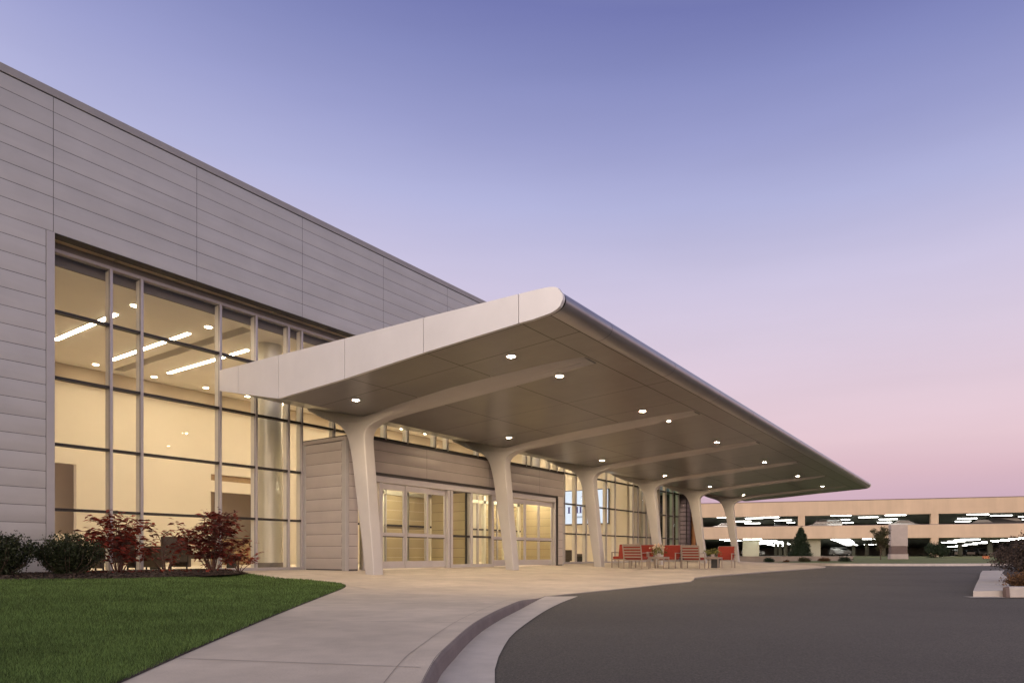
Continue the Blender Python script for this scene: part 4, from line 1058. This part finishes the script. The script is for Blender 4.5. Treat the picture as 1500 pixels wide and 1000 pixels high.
# ------------------------------------------------------------------ camera
cam = bpy.data.cameras.new('camera'); co = bpy.data.objects.new('camera', cam); COL.objects.link(co)
co.location = (0, 0, .425); co.rotation_euler = (PI/2, 0, -math.atan2(FX, FY))
cam.sensor_width = 36; cam.sensor_fit = 'HORIZONTAL'; cam.lens = 24.0; cam.shift_y = (811-500)/1500; cam.clip_start = .05; cam.clip_end = 4000
scene.camera = co

# ------------------------------------------------------------------ dusk sky
W = bpy.data.worlds.new('World'); scene.world = W; W.use_nodes = True
nt = W.node_tree; N = nt.nodes; L = nt.links
bgn = N['Background']
tc = N.new('ShaderNodeTexCoord'); sx = N.new('ShaderNodeSeparateXYZ'); L.new(tc.outputs['Generated'], sx.inputs[0])
rt = N.new('ShaderNodeVectorMath'); rt.operation = 'DOT_PRODUCT'; rt.inputs[1].default_value = (FY*.15, -FX*.15, 0); L.new(tc.outputs['Generated'], rt.inputs[0])
r1 = N.new('ShaderNodeMath'); r1.operation = 'ADD'; r1.inputs[1].default_value = 1.0; L.new(rt.outputs['Value'], r1.inputs[0])
zm = N.new('ShaderNodeMath'); zm.operation = 'MULTIPLY'; L.new(sx.outputs['Z'], zm.inputs[0]); L.new(r1.outputs[0], zm.inputs[1]); zsrc = zm.outputs[0]
def s2l(c): return tuple(((v/255)/12.92 if v/255 <= .04045 else ((v/255+.055)/1.055)**2.4) for v in c)
def ramp(stops):
    rp = N.new('ShaderNodeValToRGB'); cr = rp.color_ramp; cr.interpolation = 'EASE' if False else 'LINEAR'
    for i, (el, c) in enumerate(stops):
        e = cr.elements[i] if i < 2 else cr.elements.new(.99)
        e.position = math.sin(math.radians(el)); e.color = (*c, 1)
    L.new(zsrc, rp.inputs[0]); return rp
front_ = ramp([(0, s2l((184, 150, 168))), (4.2, s2l((206, 174, 190))), (6.5, s2l((221, 187, 198))), (9, s2l((228, 199, 208))), (12, s2l((227, 203, 215))), (17.5, s2l((217, 203, 223))),
               (22.5, s2l((201, 195, 224))), (27, s2l((178, 180, 219))), (31.4, s2l((155, 159, 206))), (35.5, s2l((134, 140, 192))), (39, s2l((117, 123, 180))), (55, (.27, .28, .38)), (90, (.34, .34, .34))])
back_ = ramp([(0, (3.5, 2.45, 1.8)), (6, (3.7, 2.8, 2.25)), (14, (3.1, 2.65, 2.4)), (26, (1.6, 1.48, 1.5)), (36, (.57, .57, .70)), (50, (.38, .37, .44)), (90, (.34, .34, .34))])
dt = N.new('ShaderNodeVectorMath'); dt.operation = 'DOT_PRODUCT'; dt.inputs[1].default_value = (-.97, .0, -.1)
L.new(tc.outputs['Generated'], dt.inputs[0])
mr = N.new('ShaderNodeMapRange'); mr.interpolation_type = 'SMOOTHSTEP'; mr.inputs[1].default_value = -.38; mr.inputs[2].default_value = .85
L.new(dt.outputs['Value'], mr.inputs[0])
mx = N.new('ShaderNodeMix'); mx.data_type = 'RGBA'; L.new(mr.outputs[0], mx.inputs['Factor'])
L.new(front_.outputs[0], mx.inputs['A']); L.new(back_.outputs[0], mx.inputs['B'])
nz = N.new('ShaderNodeTexNoise'); nz.inputs['Scale'].default_value = 2.2; nz.inputs['Detail'].default_value = 5
mp = N.new('ShaderNodeMapping'); mp.inputs['Scale'].default_value = (1, 1, 7); L.new(tc.outputs['Generated'], mp.inputs['Vector']); L.new(mp.outputs['Vector'], nz.inputs['Vector'])
nr = N.new('ShaderNodeMapRange'); nr.inputs[1].default_value = .3; nr.inputs[2].default_value = .7; nr.inputs[3].default_value = .972; nr.inputs[4].default_value = 1.028; L.new(nz.outputs['Fac'], nr.inputs[0])
vs_ = N.new('ShaderNodeVectorMath'); vs_.operation = 'SCALE'; L.new(mx.outputs['Result'], vs_.inputs[0]); L.new(nr.outputs[0], vs_.inputs['Scale'])
L.new(vs_.outputs[0], bgn.inputs[0]); bgn.inputs[1].default_value = 1.0
sun = bpy.data.lights.new('sun', 'SUN'); sun.energy = .35; sun.angle = math.radians(25); sun.color = (1, .78, .66)
so_ = bpy.data.objects.new('sun', sun); COL.objects.link(so_)
so_.rotation_euler = Vector((.93, .28, -.16)).to_track_quat('-Z', 'Y').to_euler()

scene.view_settings.view_transform = 'Standard'; scene.view_settings.look = 'None'
scene.view_settings.exposure = 0; scene.view_settings.gamma = 1
scene.render.engine = 'CYCLES'
cy = scene.cycles; cy.use_denoising = True; cy.max_bounces = 10; cy.diffuse_bounces = 5; cy.glossy_bounces = 4; cy.transparent_max_bounces = 24
cy.caustics_reflective = False; cy.caustics_refractive = False; cy.sample_clamp_indirect = 6.0; cy.use_light_tree = True
